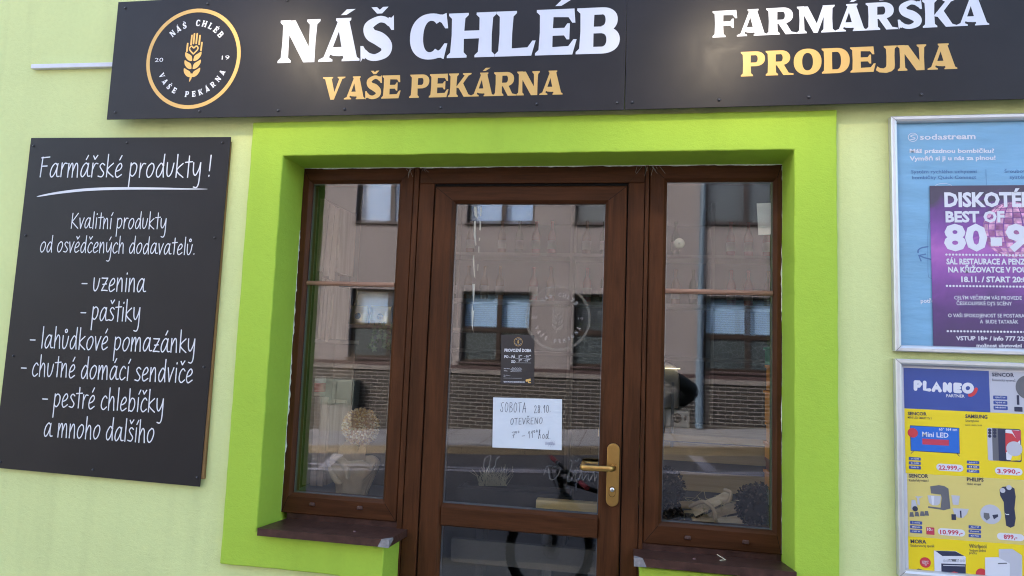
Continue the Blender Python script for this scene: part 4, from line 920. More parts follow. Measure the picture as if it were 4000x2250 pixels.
# cooker, washers, tray
quad('pw', [q4(*z) for z in ((636, 1128), (912, 1135), (1036, 1208), (1040, 1800), (660, 1800))], .0006); quad('ink', [q4(*z) for z in ((652, 1130), (905, 1138), (1020, 1196), (742, 1196))], .0008); quad('ink', [q4(*z) for z in ((728, 1290), (1036, 1300), (1036, 1800), (740, 1800))], .0009); quad('grey', [q4(*z) for z in ((820, 1234), (950, 1238), (950, 1268), (820, 1264))], .0009)
fat('pw', [(755, 2660), (1025, 2668)], 12) if False else None
quad('lgrey', [q4(*z) for z in ((752, 1308), (1026, 1316), (1026, 1326), (752, 1318))], .0011); quad('red', [q4(*z) for z in ((830, 1405), (890, 1390), (940, 1405), (900, 1425))], .0011)
for x in (768, 806, 845, 932, 976, 1010): disc(lay['lgrey'], b3, cp(q4(x, 1256)), 15 * pm, 0, .0010, 12)
quad('lgrey', [q4(*z) for z in ((1452, 1110), (1620, 1106), (1745, 1190), (1750, 1800), (1460, 1800))], .0006); quad('pw', [q4(*z) for z in ((1278, 1215), (1440, 1210), (1590, 1290), (1590, 1800), (1285, 1800))], .0008); quad('grey', [q4(*z) for z in ((1440, 1284), (1552, 1280), (1556, 1294), (1444, 1298))], .0010)
quad('ink', [q4(*z) for z in ((330, 1400), (440, 1355), (640, 1410), (560, 1449), (400, 1449))], .0006); quad('grey', [q4(*z) for z in ((370, 1405), (445, 1378), (590, 1412), (540, 1440), (420, 1440))], .0008)
for x, y in ((528, 1278), (1235, 1420)): disc(lay['red'], b3, cp(q4(x, y)), 55 * pm, 0, .0007)
T('pw', 'HLUBOKÝ', q4(486, 1270), q4(570, 1275), 15, .02); T('pw', 'PEKÁČ ZA', q4(488, 1292), q4(568, 1297), 15, .02); T('pw', '1 Kč', q4(510, 1314), q4(545, 1318), 15, .02)
# round vacuum at the top right
disc(lay['grey'], b3, cp(q3(1835, 430)), 132 * pm, 0, .0006, 40); rrect(lay['ink'], b3, q3(1676, 526), q3(1712, 648), 0, .0007, .1); rrect(lay['ink'], b3, q3(1646, 672), q3(1752, 736), 0, .0007, .1)
nm = {'navy': ('blue_print', M_navy), 'yel': ('yellow_print', M_yel), 'yel2': ('pale_yellow_print', M_yel2), 'pw': ('white_print', M_pw), 'ink': ('black_print', M_ink), 'red': ('red_print', M_red), 'rose': ('price_print', M_rose), 'grey': ('grey_print', M_grey), 'lgrey': ('light_grey_print', M_lgrey), 'tv': ('screen_print', M_tvblue)}
for k, (n_, m_) in nm.items(): lay[k].build(n_, m_, fly)

# ------------------------------------------------------------------ notices on the door glass
YG = GY - .0012
r5 = lambda x, y: (1650 + x / 2.634, 1250 + y / 2.634)
bN = Board(P(*r5(805, 660), YG), P(*r5(1150, 665), YG), YG)
tlN = bN.uv(*r5(820, 155))
M_notice = mat('black_notice_card', (.016, .014, .016), .4)
mb = MB(); flat(mb, bN, [(0, 0), (bN.L, 0), (bN.L, tlN[1]), (0, tlN[1])], 0, 0, 0.0); mb.face([bN.at(bN.L, 0, -.0008), bN.at(0, 0, -.0008), bN.at(0, tlN[1], -.0008), bN.at(bN.L, tlN[1], -.0008)])
for a, b in (((0, 0), (bN.L, 0)), ((bN.L, 0), (bN.L, tlN[1])), ((bN.L, tlN[1]), (0, tlN[1])), ((0, tlN[1]), (0, 0))): mb.face([bN.at(*b, 0), bN.at(*a, 0), bN.at(*a, -.0008), bN.at(*b, -.0008)])
ntc = tag(mb.build('opening_hours_notice', M_notice), 'small black opening hours card with gold emblem on the door glass', 'notice')
pmn = .297 / 269 / 2.634
ec = bN.uv(*r5(986, 225)); emblem(bN, ec, 44 * pmn, (M_gold, M_white), ntc, base=.0004)
mw = MB(); B_ = .0006
for tx, xa, xb, y, h, bo in (('PROVOZNÍ DOBA', 845, 1121, 326, 32, .03), ('PO - PÁ', 843, 957, 390, 28, .03), ('SO', 914, 957, 440, 28, .03), ('Odp. vedoucí:', 838, 898, 502, 9, .01), ('Telefon:', 838, 876, 525, 9, .01), ('Vaše pekárna s.r.o.', 836, 905, 570, 8, 0), ('IČO', 836, 852, 583, 8, 0), ('TENTO PROSTOR JE MONITOROVÁN', 835, 1053, 642, 13, .02)):
    sans(mw, bN, tx, r5(xa, y), r5(xb, y + 3), h * pmn, 0, bo, B_)
for x0, x1, y in ((960, 1120, 396), (960, 1118, 440), (905, 1025, 508), (905, 1020, 531), (836, 1022, 597)): ribbon(mw, bN, [bN.uv(*r5(x0, y)), bN.uv(*r5(x1, y + 2))], 1.6 * pmn, 0, B_)
stroke_line(mw, bN, '5°° -14°°', bN.uv(*r5(988, 390)), bN.uv(*r5(1118, 388)), 26 * pmn, 3 * pmn, 0, 'up', base=B_); stroke_line(mw, bN, '7°° -11°°', bN.uv(*r5(988, 434)), bN.uv(*r5(1110, 430)), 26 * pmn, 3 * pmn, 0, 'up', base=B_)
for y, am in ((498, 10), (522, 8)): ribbon(mw, bN, crom([bN.uv(*r5(912 + 9 * k, y + am * math.sin(k * 2.3) * (1 if k % 3 else .4))) for k in range(13)], 4), 2.2 * pmn, 0, B_)
mw.build('white_print', M_white, ntc)
mg = MB()
for pts in (((1066, 612), (1112, 602), (1116, 626), (1070, 634)), ((1062, 616), (1066, 612), (1070, 634), (1064, 630)), ((1090, 630), (1098, 630), (1098, 642), (1116, 642), (1116, 649), (1090, 649))): flat(mg, bN, [bN.uv(*r5(*z)) for z in pts], 0, B_)
mg.build('camera_symbol', M_gold, ntc)
bW = Board(P(1923.3, 1747.7, YG), P(2194, 1758.4, YG), YG); H_W = bW.uv(1926, 1552.2)[1]
M_note = mat('note_paper', (.60, .64, .68), .6, var=.03, vscale=8, bump=.0012, bscale=5)
mb = MB(); flat(mb, bW, [(0, 0), (bW.L, 0), (bW.L, H_W), (0, H_W)], 0, 0, 0.0); mb.face([bW.at(bW.L, 0, -.0004), bW.at(0, 0, -.0004), bW.at(0, H_W, -.0004), bW.at(bW.L, H_W, -.0004)])
note = tag(mb.build('paper_note', M_note), 'white sheet with handwritten Saturday opening times in the middle of the door glass', 'note')
mw = MB(); wi = 6.5 * pmn
for tx, a, b, h in (('SOBOTA', (802, 950), (1070, 948), 98), ('28.10.', (1148, 958), (1325, 948), 74), ('OTEVŘENO', (905, 1078), (1240, 1066), 62), ('7°°', (925, 1214), (1006, 1206), 62), ('-', (1020, 1222), (1062, 1218), 60), ('11°°', (1088, 1218), (1196, 1206), 70), ('hod.', (1190, 1222), (1325, 1220), 72)):
    stroke_line(mw, bW, tx, bW.uv(*r5(*a)), bW.uv(*r5(*b)), h * pmn, wi * .66, 0, 'up', gap=.1, base=.0005)
mw.build('ink_writing', mat('felt_pen', (.03, .035, .06), .5), note)
mw = MB(); sans(mw, bW, 'VAŠE PEKÁRNA', r5(1260, 1262), r5(1350, 1268), 10 * pmn, 0, .0, .0005)
for y in (1270, 1277, 1284): ribbon(mw, bW, [bW.uv(*r5(1262, y)), bW.uv(*r5(1366, y + 2))], 2.4 * pmn, 0, .0005)
for k in range(3): ribbon(mw, bW, [bW.uv(*r5(1290 + 25 * k, 1305)), bW.uv(*r5(1330 + 18 * k, 1240))], 1.4 * pmn, 0, .0005)
mw.build('stamp', mat('stamp_ink', (.12, .13, .25), .5), note)
# pale film logo on the door glass, chalk-pen script lower down
bD = Board(P(1800, 1800, GY - .0016), P(2300, 1830, GY - .0016), GY - .0016); bD.U = Vector((1, 0, 0)); bD.V = Vector((0, 0, 1)); bD.O = Vector((d1[0], GY - .0016, d1[2]))
M_film = veil('etched_film', (.58, .54, .50), .33); M_filmg = veil('etched_film_warm', (.54, .48, .38), .17)
lc = bD.uv(1600 + 1118 / 1.9322, 600 + 1240 / 1.9322); lr = bD.uv(1600 + 1368 / 1.9322, 1241)[0] - lc[0]
lg = emblem(bD, lc, lr, (M_filmg, M_film), door, base=.0002, pname='film_logo'); lg['label'] = 'pale see-through round emblem on the door glass'
r7 = lambda x, y: (1650 + x / 2.634, 1700 + y / 2.634)
mb = MB()
for pts in (((1250, 410), (1275, 330), (1290, 320)), ((1300, 340), (1310, 440), (1350, 455), (1400, 400), (1420, 350)), ((1500, 270), (1530, 255), (1540, 300), (1500, 420), (1490, 470), (1530, 460), (1590, 330)), ((1600, 340), (1570, 440), (1600, 470), (1640, 380), (1650, 460), (1700, 400), (1715, 470), (1770, 380), (1770, 470), (1800, 400)), ((1575, 260), (1590, 275), (1612, 240)), ((630, 345), (640, 250), (700, 210), (690, 300), (660, 395), (740, 330), (760, 250), (790, 220))):
    ribbon(mb, bD, crom([bD.uv(*r7(*z)) for z in pts], 6), .0034, 0, .0002)
mb.build('chalk_script', veil('chalk_pen', (.75, .72, .66), .15), door)
# streaks of old tape on the door glass
mb = MB(); r8 = lambda x, y: (1600 + x / 1.9322, 600 + y / 1.9322)
for pts in (((487, 400), (505, 402), (515, 490), (490, 470)), ((535, 402), (545, 404), (540, 470), (532, 472)), ((487, 508), (500, 508), (498, 600), (505, 690), (498, 697), (484, 620)), ((529, 510), (540, 512), (536, 580), (527, 578)), ((524, 635), (533, 635), (530, 660), (522, 660)), ((519, 700), (527, 700), (526, 748), (519, 746)), ((480, 770), (488, 765), (490, 860), (496, 945), (486, 920), (477, 800)), ((474, 984), (494, 984), (490, 1060), (484, 1140), (476, 1060)), ((472, 1130), (480, 1190), (488, 1180), (476, 1290), (482, 1355), (470, 1300), (468, 1200)), ((514, 835), (519, 835), (517, 885), (513, 885))):
    flat(mb, bD, [bD.uv(*r8(*z)) for z in pts], 0, .0002)
mb.build('tape_residue', veil('tape_residue', (.62, .60, .50), .62), door)
# suction hook and a taped paper on the right window
sc_ = S(1709, 612, GY - .003); mb = MB(); mb.lathe([(.0001, -.001), (.012, -.002), (.0215, .002), (.0225, .0035)], sc_, (0, 1, 0), 24); mb.lathe([(.005, .001), (.005, -.008), (.003, -.010), (.0001, -.010)], sc_, (0, 1, 0), 12)
tag(mb.build('suction_cup', veil('clear_rubber', (.60, .55, .42), .5)), 'clear round suction cup stuck high on the right window pane', 'suction cup')
bR = Board(Vector((0, GY + .024, 0)), Vector((1, GY + .024, 0)), GY + .024); r9 = lambda x, y: (2450 + x / 1.811, 600 + y / 1.811)
mb = MB(); ps = [bR.uv(*r9(*z)) for z in ((916, 352), (1024, 348), (1024, 572), (928, 576))]; flat(mb, bR, ps, 0, 0, .0); mb.face([bR.at(*z, -.0006) for z in ps])
tag(mb.build('paper_sheet', mat('back_of_paper', (.62, .58, .52), .7)), 'blank pale sheet of paper stuck inside the right window', 'paper')

# ------------------------------------------------------------------ two small floodlights above the sign (above the frame; their pools show on it)
M_lamp = mat('lamp_housing', (.03, .03, .032), .45)
def floodlight(glow_px, lab, energy, dl=.52):
    g = S(*glow_px, YS); L = Vector((CAM.x + (g.x - CAM.x) * (dl + 2.58) / 2.58, YS - dl, g.z + (g.z - CAM.z) * dl / 2.58))
    t = thing('floodlight', lab, 'lamp', (L.x, 0, L.z + .12), 'floodlights over the sign')
    mb = MB(); mb.tube(crom([(L.x, .0, L.z + .16), (L.x, -.15, L.z + .20), (L.x, L.y + .08, L.z + .14), (L.x, L.y, L.z + .05)], 5), .009, 8); mb.lathe([(.04, 0), (.04, -.012), (.0001, -.013)], (L.x, 0, L.z + .16), (0, 1, 0), 16); mb.build('arm', M_lamp, t)
    ax = (Vector((L.x, YS, L.z - .30)) - L).normalized(); side = Vector((1, 0, 0)); up = ax.cross(side)
    mb = MB(); c = L - ax * .03; mb.obox(c, side * .075, up * .055, ax * .018)
    for k in range(5): mb.obox(c - ax * .025 + side * (-.05 + .025 * k), side * .003, up * .045, ax * .010)
    mb.build('housing', M_lamp, t, bevel=.004)
    mb = MB(); mb.obox(L - ax * .0115, side * .06, up * .04, ax * .001); mb.build('lens', mat('lit_lens', (.8, .8, .8), .4, emit=((1, .86, .62), 2)), t)
    ld = bpy.data.lights.new('bulb', 'SPOT'); ld.energy = energy; ld.color = (1, .82, .58); ld.spot_size = math.radians(130); ld.spot_blend = 1; ld.shadow_soft_size = .035
    lo = bpy.data.objects.new('bulb', ld); COL.objects.link(lo); lo.parent = t; lo.matrix_parent_inverse = Matrix.Translation(-Vector(t.location)); lo.location = L + ax * .004
    lo.rotation_euler = (-ax).to_track_quat('Z', 'Y').to_euler()
floodlight((800, 140), 'black floodlight on an arm above the large white sign lettering', 2.6)
floodlight((1810, 130), 'black floodlight on an arm above the right sign panel', 2.6)

# ================================================================== STREET (seen in the glass)
def gh(x, y):
    x = max(-9, min(10, x)); far = .06 + .055 * x; near = -.42 + .03 * x
    t = max(0, min(1, (-y - 3.2) / 4.3)); return near + (far - near) * t
def ground_strip(name, y0, y1, dz, m, x0=-40, x1=40, z_of=None):
    xs = [x0, -9] + [-9 + 19 * k / 24 for k in range(1, 24)] + [10, x1]; mb = MB()
    for a, b in zip(xs, xs[1:]):
        mb.face([(a, y1, gh(a, y1) + dz), (b, y1, gh(b, y1) + dz), (b, y0, gh(b, y0) + dz), (a, y0, gh(a, y0) + dz)])
    o = mb.build(name, m); return tag(o, kind='structure')
M_asph = mat('asphalt', (.078, .080, .092), .85, var=.25, vscale=14, bump=.004, bscale=120)
M_asph2 = mat('footway_asphalt', (.27, .255, .235), .85, var=.2, vscale=10, bump=.003, bscale=150)
def slab_mat():
    m = mat('pavement_slabs', (.42, .40, .37), .8, var=.12, vscale=3, bump=.003, bscale=60); N, L = nodes(m); b = N['Principled BSDF']
    tc = N.new('ShaderNodeTexCoord'); br = N.new('ShaderNodeTexBrick'); br.inputs['Scale'].default_value = 1; br.inputs['Mortar Size'].default_value = .012; br.inputs['Brick Width'].default_value = .8; br.inputs['Row Height'].default_value = .75; br.offset = 0
    br.inputs['Color1'].default_value = (.29, .29, .31, 1); br.inputs['Color2'].default_value = (.24, .24, .26, 1); br.inputs['Mortar'].default_value = (.12, .11, .10, 1)
    L.new(tc.outputs['Object'], br.inputs['Vector']); L.new(br.outputs['Color'], b.inputs['Base Color']); return m
M_kerb = mat('kerb_granite', (.27, .22, .16), .75, var=.25, vscale=40)
ground_strip('ground', .5, -60, -.30, mat('earth', (.12, .10, .08), .9, var=.2))
ground_strip('near_pavement', .3, -3.15, 0, M_asph2)
ground_strip('near_kerb', -3.152, -3.30, -.004, M_kerb)
ground_strip('road', -3.302, -7.42, -.10, M_asph)
ground_strip('far_pavement', -7.57, -9.91, .004, slab_mat())
mb = MB()
for a in range(-40, 40): 
    z0, z1 = gh(a, -7.5), gh(a + 1, -7.5)
    mb.face([(a, -7.42, z0 - .11), (a + .99, -7.42, z1 - .11), (a + .99, -7.42, z1), (a, -7.42, z0)]); mb.face([(a, -7.42, z0), (a + .99, -7.42, z1), (a + .99, -7.57, z1 + .004), (a, -7.57, z0 + .004)])
    z0, z1 = gh(a, -3.3), gh(a + 1, -3.3); mb.face([(a, -3.30, z0 - .004), (a + 1, -3.30, z1 - .004), (a + 1, -3.30, z1 - .11), (a, -3.30, z0 - .11)])
tag(mb.build('kerb', M_kerb), kind='structure')
M_paint = mat('road_paint', (.30, .30, .35), .7, var=.3, vscale=25)
mb = MB()
def mark(p, q, w):
    p, q = Vector(p), Vector(q); d = (q - p).normalized(); nrm = Vector((-d.y, d.x)); n = 16
    for i in range(n):
        a, b = p + (q - p) * i / n, p + (q - p) * (i + 1) / n; c = [a - nrm * w / 2, b - nrm * w / 2, b + nrm * w / 2, a + nrm * w / 2]
        mb.face([(v.x, v.y, gh(v.x, v.y) - .095) for v in c])
mark((-9, -6.30), (10, -6.75), .10); mark((-9, -6.95), (10, -6.22), .08)
mark((2.72, -6.65), (2.58, -7.38), .17); mark((-2.9, -6.55), (-3.05, -7.38), .17)
tag(mb.build('road_marking', M_paint), kind='structure')

# the building across the street
def brick_mat():
    m = mat('dark_facing_brick', (.06, .05, .045), .6, bump=.002, bscale=90); N, L = nodes(m); b = N['Principled BSDF']
    tc = N.new('ShaderNodeTexCoord'); mp = N.new('ShaderNodeMapping'); mp.inputs['Rotation'].default_value = (math.radians(90), 0, 0); L.new(tc.outputs['Object'], mp.inputs[0])
    br = N.new('ShaderNodeTexBrick'); br.inputs['Scale'].default_value = 1; br.inputs['Brick Width'].default_value = .24; br.inputs['Row Height'].default_value = .072; br.inputs['Mortar Size'].default_value = .009; br.inputs['Mortar Smooth'].default_value = .1
    br.inputs['Color1'].default_value = (.017, .014, .014, 1); br.inputs['Color2'].default_value = (.036, .026, .021, 1); br.inputs['Mortar'].default_value = (.17, .165, .16, 1); br.inputs['Bias'].default_value = -.2
    L.new(mp.outputs[0], br.inputs['Vector']); L.new(br.outputs['Color'], b.inputs['Base Color']); return m
YO = -9.9
M_ofac = plaster('mauve_beige_render', (.235, .213, .220), .006)
opp = thing('apartment_house', 'mauve beige house with brown windows above a dark brick plinth, mirrored in the shop glass', 'building', (.5, YO - 3, 0))
wins = []
XL = (-8.6, -6.35, -4.09, -1.70, .48, 2.99, 5.25, 7.5)
for x in XL: wins += [(x, x + 1.38, 1.29, 2.70), (x, x + 1.38, 4.08, 5.50)]
def holed(mb, x0, x1, z0, z1, holes, y, depth):
    xs = sorted({x0, x1} | {h[0] for h in holes} | {h[1] for h in holes}); zs = sorted({z0, z1} | {h[2] for h in holes} | {h[3] for h in holes})
    for a, b in zip(xs, xs[1:]):
        for c, d in zip(zs, zs[1:]):
            if any(h[0] <= a and b <= h[1] and h[2] <= c and d <= h[3] for h in holes): continue
            mb.face([(b, y, c), (a, y, c), (a, y, d), (b, y, d)])
    for h in holes:
        a, b, c, d = h; yb = y - depth
        for p, q in (((a, c), (a, d)), ((a, d), (b, d)), ((b, d), (b, c)), ((b, c), (a, c))): mb.face([(p[0], y, p[1]), (q[0], y, q[1]), (q[0], yb, q[1]), (p[0], yb, p[1])])
mb = MB(); holed(mb, -10, 11, 1.22, 7.4, wins, YO, .16); mb.face([(-10, YO, 1.22), (-10, YO - 8, 1.22), (-10, YO - 8, 7.4), (-10, YO, 7.4)]); mb.face([(11, YO, 1.22), (11, YO, 7.4), (11, YO - 8, 7.4), (11, YO - 8, 1.22)])
mb.face([(-10, YO - 8, 1.22), (11, YO - 8, 1.22), (11, YO - 8, 7.4), (-10, YO - 8, 7.4)]); mb.build('wall', M_ofac, opp)
mb = MB(); mb.box(-10, 11, YO - .3, YO + .012, -.6, 1.06); mb.build('plinth', brick_mat(), opp)
mb = MB(); mb.box(-10, 11, YO - .3, YO + .05, 1.06, 1.15); mb.build('plinth_cornice', mat('grey_cornice', (.17, .155, .15), .8, var=.3, vscale=3, stretch=(3, 1, .4)), opp)
mb = MB(); mb.prism([(-10, 1.15), (11, 1.15), (11, 1.22), (-10, 1.22)], YO - .1, YO + .03); mb.build('ledge', mat('maroon_ledge', (.06, .035, .037), .6), opp)
mb = MB(); mb.box(-10.3, 11.3, YO - 8.3, YO + .5, 7.4, 7.55); mb.face([(-10.3, YO + .5, 7.56), (11.3, YO + .5, 7.56), (11.3, YO - 3.9, 10), (-10.3, YO - 3.9, 10)]); mb.face([(-10.3, YO - 8.3, 7.56), (-10.3, YO - 3.9, 10), (11.3, YO - 3.9, 10), (11.3, YO - 8.3, 7.56)]); mb.build('roof', mat('roof_tiles', (.22, .08, .05), .7, var=.2), opp)
M_ofr = mat('dark_brown_window_frame', (.030, .018, .015), .4)
M_oglass = glass('far_window_glass', 1.7, (.93, .95, .97))
def blind_mat(name, c1_, c2_):
    m = mat(name, c1_, .5); N, L = nodes(m); b = N['Principled BSDF']; tc = N.new('ShaderNodeTexCoord'); wv = N.new('ShaderNodeTexWave'); wv.bands_direction = 'Z'; wv.inputs['Scale'].default_value = 7.5; L.new(tc.outputs['Object'], wv.inputs[0])
    cr = N.new('ShaderNodeValToRGB'); cr.color_ramp.elements[0].color = (*c2_, 1); cr.color_ramp.elements[1].color = (*c1_, 1); cr.color_ramp.elements[0].position = .15; cr.color_ramp.elements[1].position = .5; L.new(wv.outputs['Fac'], cr.inputs[0]); L.new(cr.outputs[0], b.inputs['Base Color']); return m
M_bl = blind_mat('pale_blue_blind', (.40, .60, .88), (.22, .35, .56)); M_bd = blind_mat('dark_blind', (.07, .085, .10), (.02, .024, .03))
M_cur = mat('sky_tinted_curtain', (.27, .42, .70), .7, var=.15, vscale=3, stretch=(6, 1, .3))  # blue of the sky mirrored in these windows is painted into the cloth
def film_mat():
    m = mat('crackle_film', (.03, .04, .05), .5); N, L = nodes(m); b = N['Principled BSDF']; tc = N.new('ShaderNodeTexCoord'); v = N.new('ShaderNodeTexVoronoi'); v.feature = 'DISTANCE_TO_EDGE'; v.inputs['Scale'].default_value = 13; L.new(tc.outputs['Object'], v.inputs['Vector'])
    cr = N.new('ShaderNodeValToRGB'); cr.color_ramp.elements[0].color = (.12, .15, .17, 1); cr.color_ramp.elements[1].color = (.018, .028, .034, 1); cr.color_ramp.elements[0].position = .01; cr.color_ramp.elements[1].position = .09; L.new(v.outputs['Distance'], cr.inputs[0]); L.new(cr.outputs[0], b.inputs['Base Color']); return m
M_film2 = film_mat(); M_room2 = mat('far_dark_room', (.02, .022, .025), .9)
for i, (x0, x1, z0, z1) in enumerate(wins):
    low = z0 < 3; k = i // 2; yf = YO - .10; mb = MB(); f = .055
    mb.box(x0, x0 + f, yf - .06, yf, z0, z1); mb.box(x1 - f, x1, yf - .06, yf, z0, z1); mb.box(x0 + f, x1 - f, yf - .06, yf, z1 - f, z1); mb.box(x0 + f, x1 - f, yf - .06, yf, z0, z0 + f)
    xm = (x0 + x1) / 2 + .05; mb.box(xm - .045, xm + .045, yf - .06, yf + .008, z0 + f, z1 - f)
    if low: mb.box(x0 + f, xm - .045, yf - .06, yf + .004, 1.90, 2.0); mb.box(xm + .045, x1 - f, yf - .06, yf + .004, 1.90, 2.0)
    w = mb.build('window', M_ofr, opp)
    mb = MB(); mb.box(x0 - .04, x1 + .04, YO - .10, YO + .06, z0 - .035, z0 - .002); mb.build('window_sill', mat('maroon_sill', (.05, .03, .032), .5), w)
    mb = MB(); yb = yf - .12; zs = 1.95 if low else z0
    if k in (2, 3, 5) or (k == 1): m_ = M_bl if low else M_cur
    elif k == 4: m_ = M_bd
    else: m_ = M_bl
    if not low and k == 5: m_ = M_bd
    mb.face([(x1, yb, zs), (x0, yb, zs), (x0, yb, z1), (x1, yb, z1)]); mb.build('blind' if m_ is not M_cur else 'curtain', m_, w)
    if low: mb = MB(); mb.face([(x1, yf - .03, z0), (x0, yf - .03, z0), (x0, yf - .03, 1.95), (x1, yf - .03, 1.95)]); mb.build('crackled_pane', M_film2, w)
    mb = MB(); mb.face([(x1, yf - .02, zs), (x0, yf - .02, zs), (x0, yf - .02, z1), (x1, yf - .02, z1)]); mb.build('pane', M_oglass, w)
    mb = MB(); mb.box(x0 - .02, x1 + .02, yf - .5, yf - .45, z0 - .02, z1 + .02); mb.build('dark_room', M_room2, w)
M_pipe = mat('blue_grey_pipe', (.13, .19, .26), .5)
mb = MB(); mb.tube([(2.92, YO + .09, 7.3), (2.92, YO + .09, 1.5)], .048, 14); mb.tube([(2.92, YO + .09, 1.5), (2.92, YO + .09, .24)], .066, 14)
for z in (4.3, 2.4): mb.lathe([(.056, -.03), (.060, 0), (.056, .03)], (2.92, YO + .09, z), (0, 0, 1), 14)
mb.build('downpipe', M_pipe, opp)
ub = thing('utility_cabinet', 'grey green metal utility cabinet mirrored low in the left window', 'cabinet', (-4.1, YO + .2, 0))
M_cab = mat('grey_green_metal', (.13, .16, .14), .5, var=.25, vscale=6)
mb = MB(); mb.box(-4.46, -3.80, YO + .03, YO + .30, .34, .84); mb.build('housing', M_cab, ub, bevel=.01); mb = MB(); mb.box(-4.42, -4.14, YO + .30, YO + .312, .37, .81); mb.build('door', M_cab, ub, bevel=.004); mb = MB(); mb.box(-4.12, -3.84, YO + .30, YO + .312, .37, .81); mb.build('door', M_cab, ub, bevel=.004)
mb = MB(); mb.box(-4.44, -3.82, YO + .04, YO + .29, -.2, .34); mb.build('base', mat('cabinet_base', (.2, .2, .19), .8), ub)

# bicycle standing between the door and the photographer
M_tyre = mat('bike_tyre', (.006, .006, .006), .9, spec=.1); M_bk = mat('black_bike_paint', (.005, .005, .006), .5, spec=.15); M_rim = mat('bike_rim', (.03, .03, .03), .4, .5); M_spk = mat('spoke_steel', (.12, .12, .13), .35, .8); M_grip = mat('red_grip', (.42, .035, .05), .6); M_alu = mat('bike_silver', (.35, .37, .42), .35, .7)
by = -2.52; fw = Vector((.93, by, -.022)); rw = Vector((2.00, by - .03, .015)); Rw = .365
bike = thing('bicycle', 'black mountain bike with red handlebar grips, mirrored in the door glass', 'bicycle', (1.5, by, gh(1.5, by)))
ang = math.radians(20)
def wheel(c, yaw, nm):
    ax = Vector((math.sin(yaw), math.cos(yaw), 0)); mb = MB(); mb.torus(c, Rw - .028, .028, ax, 48, 10)
    for k in range(56):
        t = 2 * PI * k / 56; e = ax.orthogonal().normalized(); e2 = ax.cross(e); d = e * math.cos(t) + e2 * math.sin(t); mb.obox(c + d * (Rw + .001), d * .004, ax * .018, ax.cross(d) * .010)
    w = mb.build('wheel', M_tyre, bike); mb = MB(); mb.torus(c, Rw - .062, .011, ax, 48, 8); mb.build('rim', M_rim, w); mb = MB()
    for k in range(32):
        t = 2 * PI * k / 32; e = ax.orthogonal().normalized(); e2 = ax.cross(e); d = e * math.cos(t) + e2 * math.sin(t); t2 = t + (.9 if k % 2 else -.9); dh = e * math.cos(t2) + e2 * math.sin(t2); mb.tube([c + dh * .025 + ax * (.025 if k % 4 < 2 else -.025), c + d * (Rw - .065)], .0011, 4)
    mb.build('spokes', M_spk, w); mb = MB(); mb.lathe([(.012, -.05), (.03, -.03), (.018, 0), (.03, .03), (.012, .05)], c, ax, 16); mb.build('hub', M_bk, w); mb = MB(); mb.torus(c + ax * .035, .068, .006, ax, 30, 6)
    for k in range(6): t = 2 * PI * k / 6; e = ax.orthogonal().normalized(); e2 = ax.cross(e); mb.tube([c + ax * .035, c + ax * .035 + (e * math.cos(t) + e2 * math.sin(t)) * .066], .004, 5)
    mb.build('brake_disc', M_spk, w); return ax
axf = wheel(fw, ang, 'f'); wheel(rw, 0, 'r')
hd0, hd1 = fw + Vector((.10, 0, .43)), fw + Vector((.055, 0, .59))
bb = rw + Vector((-.46, .02, -.05)); st_ = bb + Vector((.10, 0, .42))
mb = MB(); mb.tube([hd0, hd1], .025, 12); mb.tube([hd1 + Vector((.01, 0, -.03)), st_], [.022, .018], 10); mb.tube([hd0 + Vector((.0, 0, .03)), hd0 + Vector((.10, 0, -.09)), bb], [.026, .028, .026], 10); mb.tube([bb, st_ + Vector((.02, 0, .06))], .018, 10)
for s_ in (-.06, .06): mb.tube([bb + Vector((0, s_ * .5, 0)), rw + Vector((0, s_, 0))], .012, 8); mb.tube([st_, st_ + Vector((.08, s_ * .7, -.03)), rw + Vector((0, s_, 0))], .010, 8)
mb.build('frame', M_bk, bike)
mb = MB(); cr_ = fw + (hd0 - fw) * .90
for s_ in (-.058, .058): mb.tube([cr_ + axf * s_, cr_ + axf * s_ - (hd0 - fw).normalized() * .20], .021, 10); mb.tube([cr_ + axf * s_ - (hd0 - fw).normalized() * .18, fw + axf * s_], [.024, .021], 10)
mb.obox(cr_ + (hd0 - fw).normalized() * .02, axf * .075, (hd0 - fw).normalized() * .022, axf.cross((hd0 - fw).normalized()) * .026); mb.build('fork', M_bk, bike)
g_hi, g_lo = S(1388, 1150, 3.18), S(1475, 1226, 2.58); far = lambda q: Vector((q.x, 2 * GY - q.y, q.z)); ga, gb = far(g_hi), far(g_lo); gd = (gb - ga).normalized()
mb = MB(); mid = (ga + gb) / 2; mb.tube(crom([ga, ga + gd * .14 , mid - gd * .1 , mid + gd * .1, gb - gd * .14, gb], 4), .014, 10); mb.tube([hd1, hd1 + Vector((-.02, 0, .03)), mid], .019, 10); hbq = mb.build('handlebar', M_bk, bike)
for p, s_ in ((ga, -1), (gb, 1)):
    mb = MB(); mb.tube([p + gd * s_ * .01, p - gd * s_ * .11], .0185, 12); mb.build('grip', M_grip, hbq)
    mb = MB(); q = p - gd * s_ * .15; mb.tube([q, q + Vector((-.02, 0, -.03)), q + Vector((-.05, 0, -.05)) + gd * s_ * .08], .007, 6); mb.lathe([(.017, -.012), (.017, .012)], q, gd, 10); mb.build('brake_lever', M_alu, hbq)
mb = MB()
for s_ in (-1, 1): mb.tube(crom([mid + gd * s_ * .16, mid + Vector((-.14, 0, .02)), fw + Vector((.05, 0, .46)), cr_ + axf * .05 * s_], 6), .0028, 5)
mb.build('cable', M_tyre, bike)
sp0 = st_ + Vector((.05, 0, .20)); mb = MB(); mb.tube([st_, sp0], .015, 10); mb.build('seat_post', M_alu, bike)
